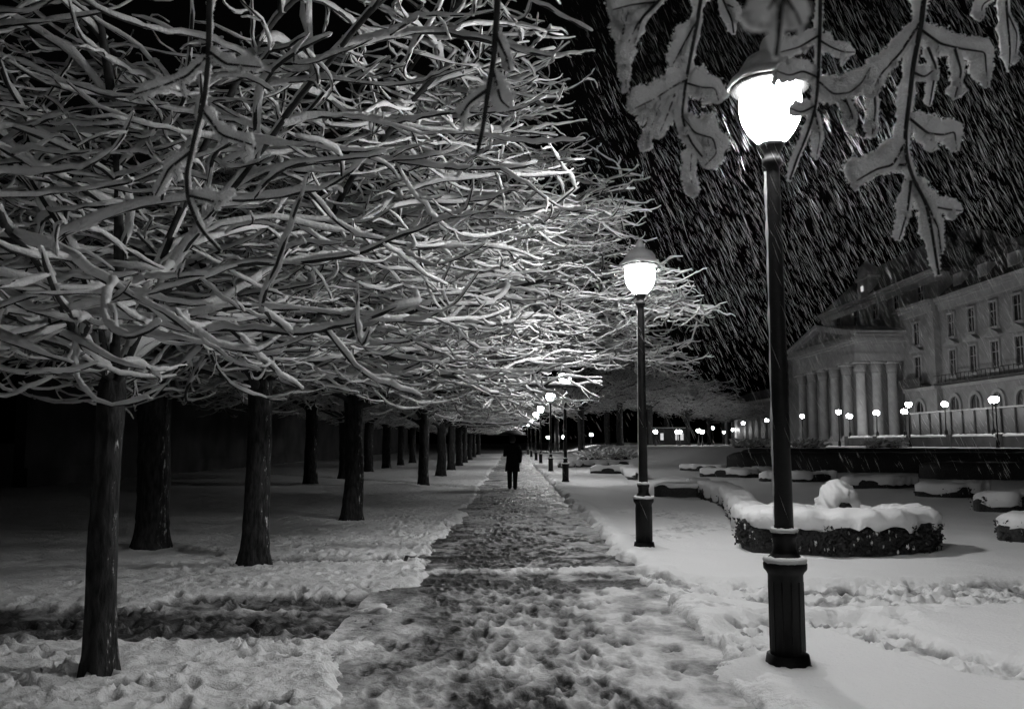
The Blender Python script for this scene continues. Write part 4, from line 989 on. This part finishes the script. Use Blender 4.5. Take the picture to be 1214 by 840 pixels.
cm.add(v, np.stack([i + j, i + k, i + n + k, i + n + j], -1).reshape(-1, 4)); can = cm.build('canopy', M_FABRIC, um)
so = can.modifiers.new('cloth', 'SOLIDIFY'); so.thickness = .003
rb = MB()
for q in range(8):
    a = PI * q / 4; rb.tube([(.05 + .52 * t * math.cos(a), -.12 + .52 * t * math.sin(a), .652 - .19 * t ** 1.9) for t in np.linspace(.03, 1, 7)], .004, 4)
rb.build('ribs', M_IRON, um)

# ------------------------------------------------------------------ falling snow, flakes drawn out into motion streaks
gs = np.random.default_rng(77); fs = MB()
nS = 48000
Ys = 4.2 + 15 * gs.random(nS) ** 1.15
Xs = gs.uniform(-.05, .72, nS) * Ys; Zs = gs.uniform(1.2, 11, nS)
keep = (Zs < 1.6 + .56 * Ys) & (gs.random(nS) < sstep(-.02, .30, Xs / Ys)) & (gs.random(nS) < .15 + .85 * sstep(1.5, 3.4, Zs))
Pp = np.stack([Xs, Ys, Zs], -1)[keep]; m = len(Pp)
D = np.stack([.42 + gs.normal(0, .06, m) + .02 * (Ys[keep] - 6), gs.normal(0, .12, m), -np.ones(m)], -1); D /= np.linalg.norm(D, axis=1)[:, None]
Ln = gs.uniform(.045, .11, m)[:, None]; Wd = (gs.uniform(.0003, .00068, m) * (1 + Ys[keep] * .015))[:, None]
A = np.cross(D, [0, 1., 0]); A = A / np.linalg.norm(A, axis=1)[:, None] * Wd; B = np.cross(D, A)
vv = np.stack([Pp - D * Ln, Pp + A, Pp + B, Pp - A, Pp - B, Pp + D * Ln * .7], 1).reshape(-1, 3)
tt = np.array([(0, 1, 2), (0, 2, 3), (0, 3, 4), (0, 4, 1), (5, 2, 1), (5, 3, 2), (5, 4, 3), (5, 1, 4)])
fs.add(vv, None, (tt[None] + 6 * np.arange(m)[:, None, None]).reshape(-1, 3))
tag(fs.build('snow_streaks', M_TWIGSNOW, None, False), kind='stuff')

# ------------------------------------------------------------------ haze
HAZE = 0.0
if HAZE:
    hz = MB().box(-90, 90, -30, 215, -3, 34).mesh('haze', bpy.data.materials.new('haze'), False)
    m = hz.materials[0]; N, L = nodes(m); N.remove(N['Principled BSDF'])
    vv = N.new('ShaderNodeVolumePrincipled'); vv.inputs['Density'].default_value = HAZE; vv.inputs['Color'].default_value = (.9, .9, .9, 1); vv.inputs['Anisotropy'].default_value = .6
    L.new(vv.outputs[0], N['Material Output'].inputs['Volume'])
    o = bpy.data.objects.new('haze', hz); COL.objects.link(o); tag(o, kind='stuff')

# ------------------------------------------------------------------ night sky
w = bpy.data.worlds.new('World'); scene.world = w; w.use_nodes = True
N, L = w.node_tree.nodes, w.node_tree.links
sky = N.new('ShaderNodeTexSky'); sky.sky_type = 'NISHITA'; sky.sun_disc = False
sky.sun_elevation = R(-2.0); sky.sun_rotation = R(200)
bwn = N.new('ShaderNodeRGBToBW'); L.new(sky.outputs[0], bwn.inputs[0])
bg = N['Background']; L.new(bwn.outputs[0], bg.inputs['Color']); bg.inputs['Strength'].default_value = 0.008
scene.view_settings.view_transform = 'Standard'; scene.view_settings.look = 'None'
scene.view_settings.exposure = -0.2; scene.view_settings.gamma = 1
scene.cycles.use_denoising = True
scene.cycles.use_adaptive_sampling = True; scene.cycles.adaptive_threshold = 0.025
scene.cycles.max_bounces = 5; scene.cycles.diffuse_bounces = 2; scene.cycles.transmission_bounces = 3
scene.cycles.sample_clamp_indirect = 4
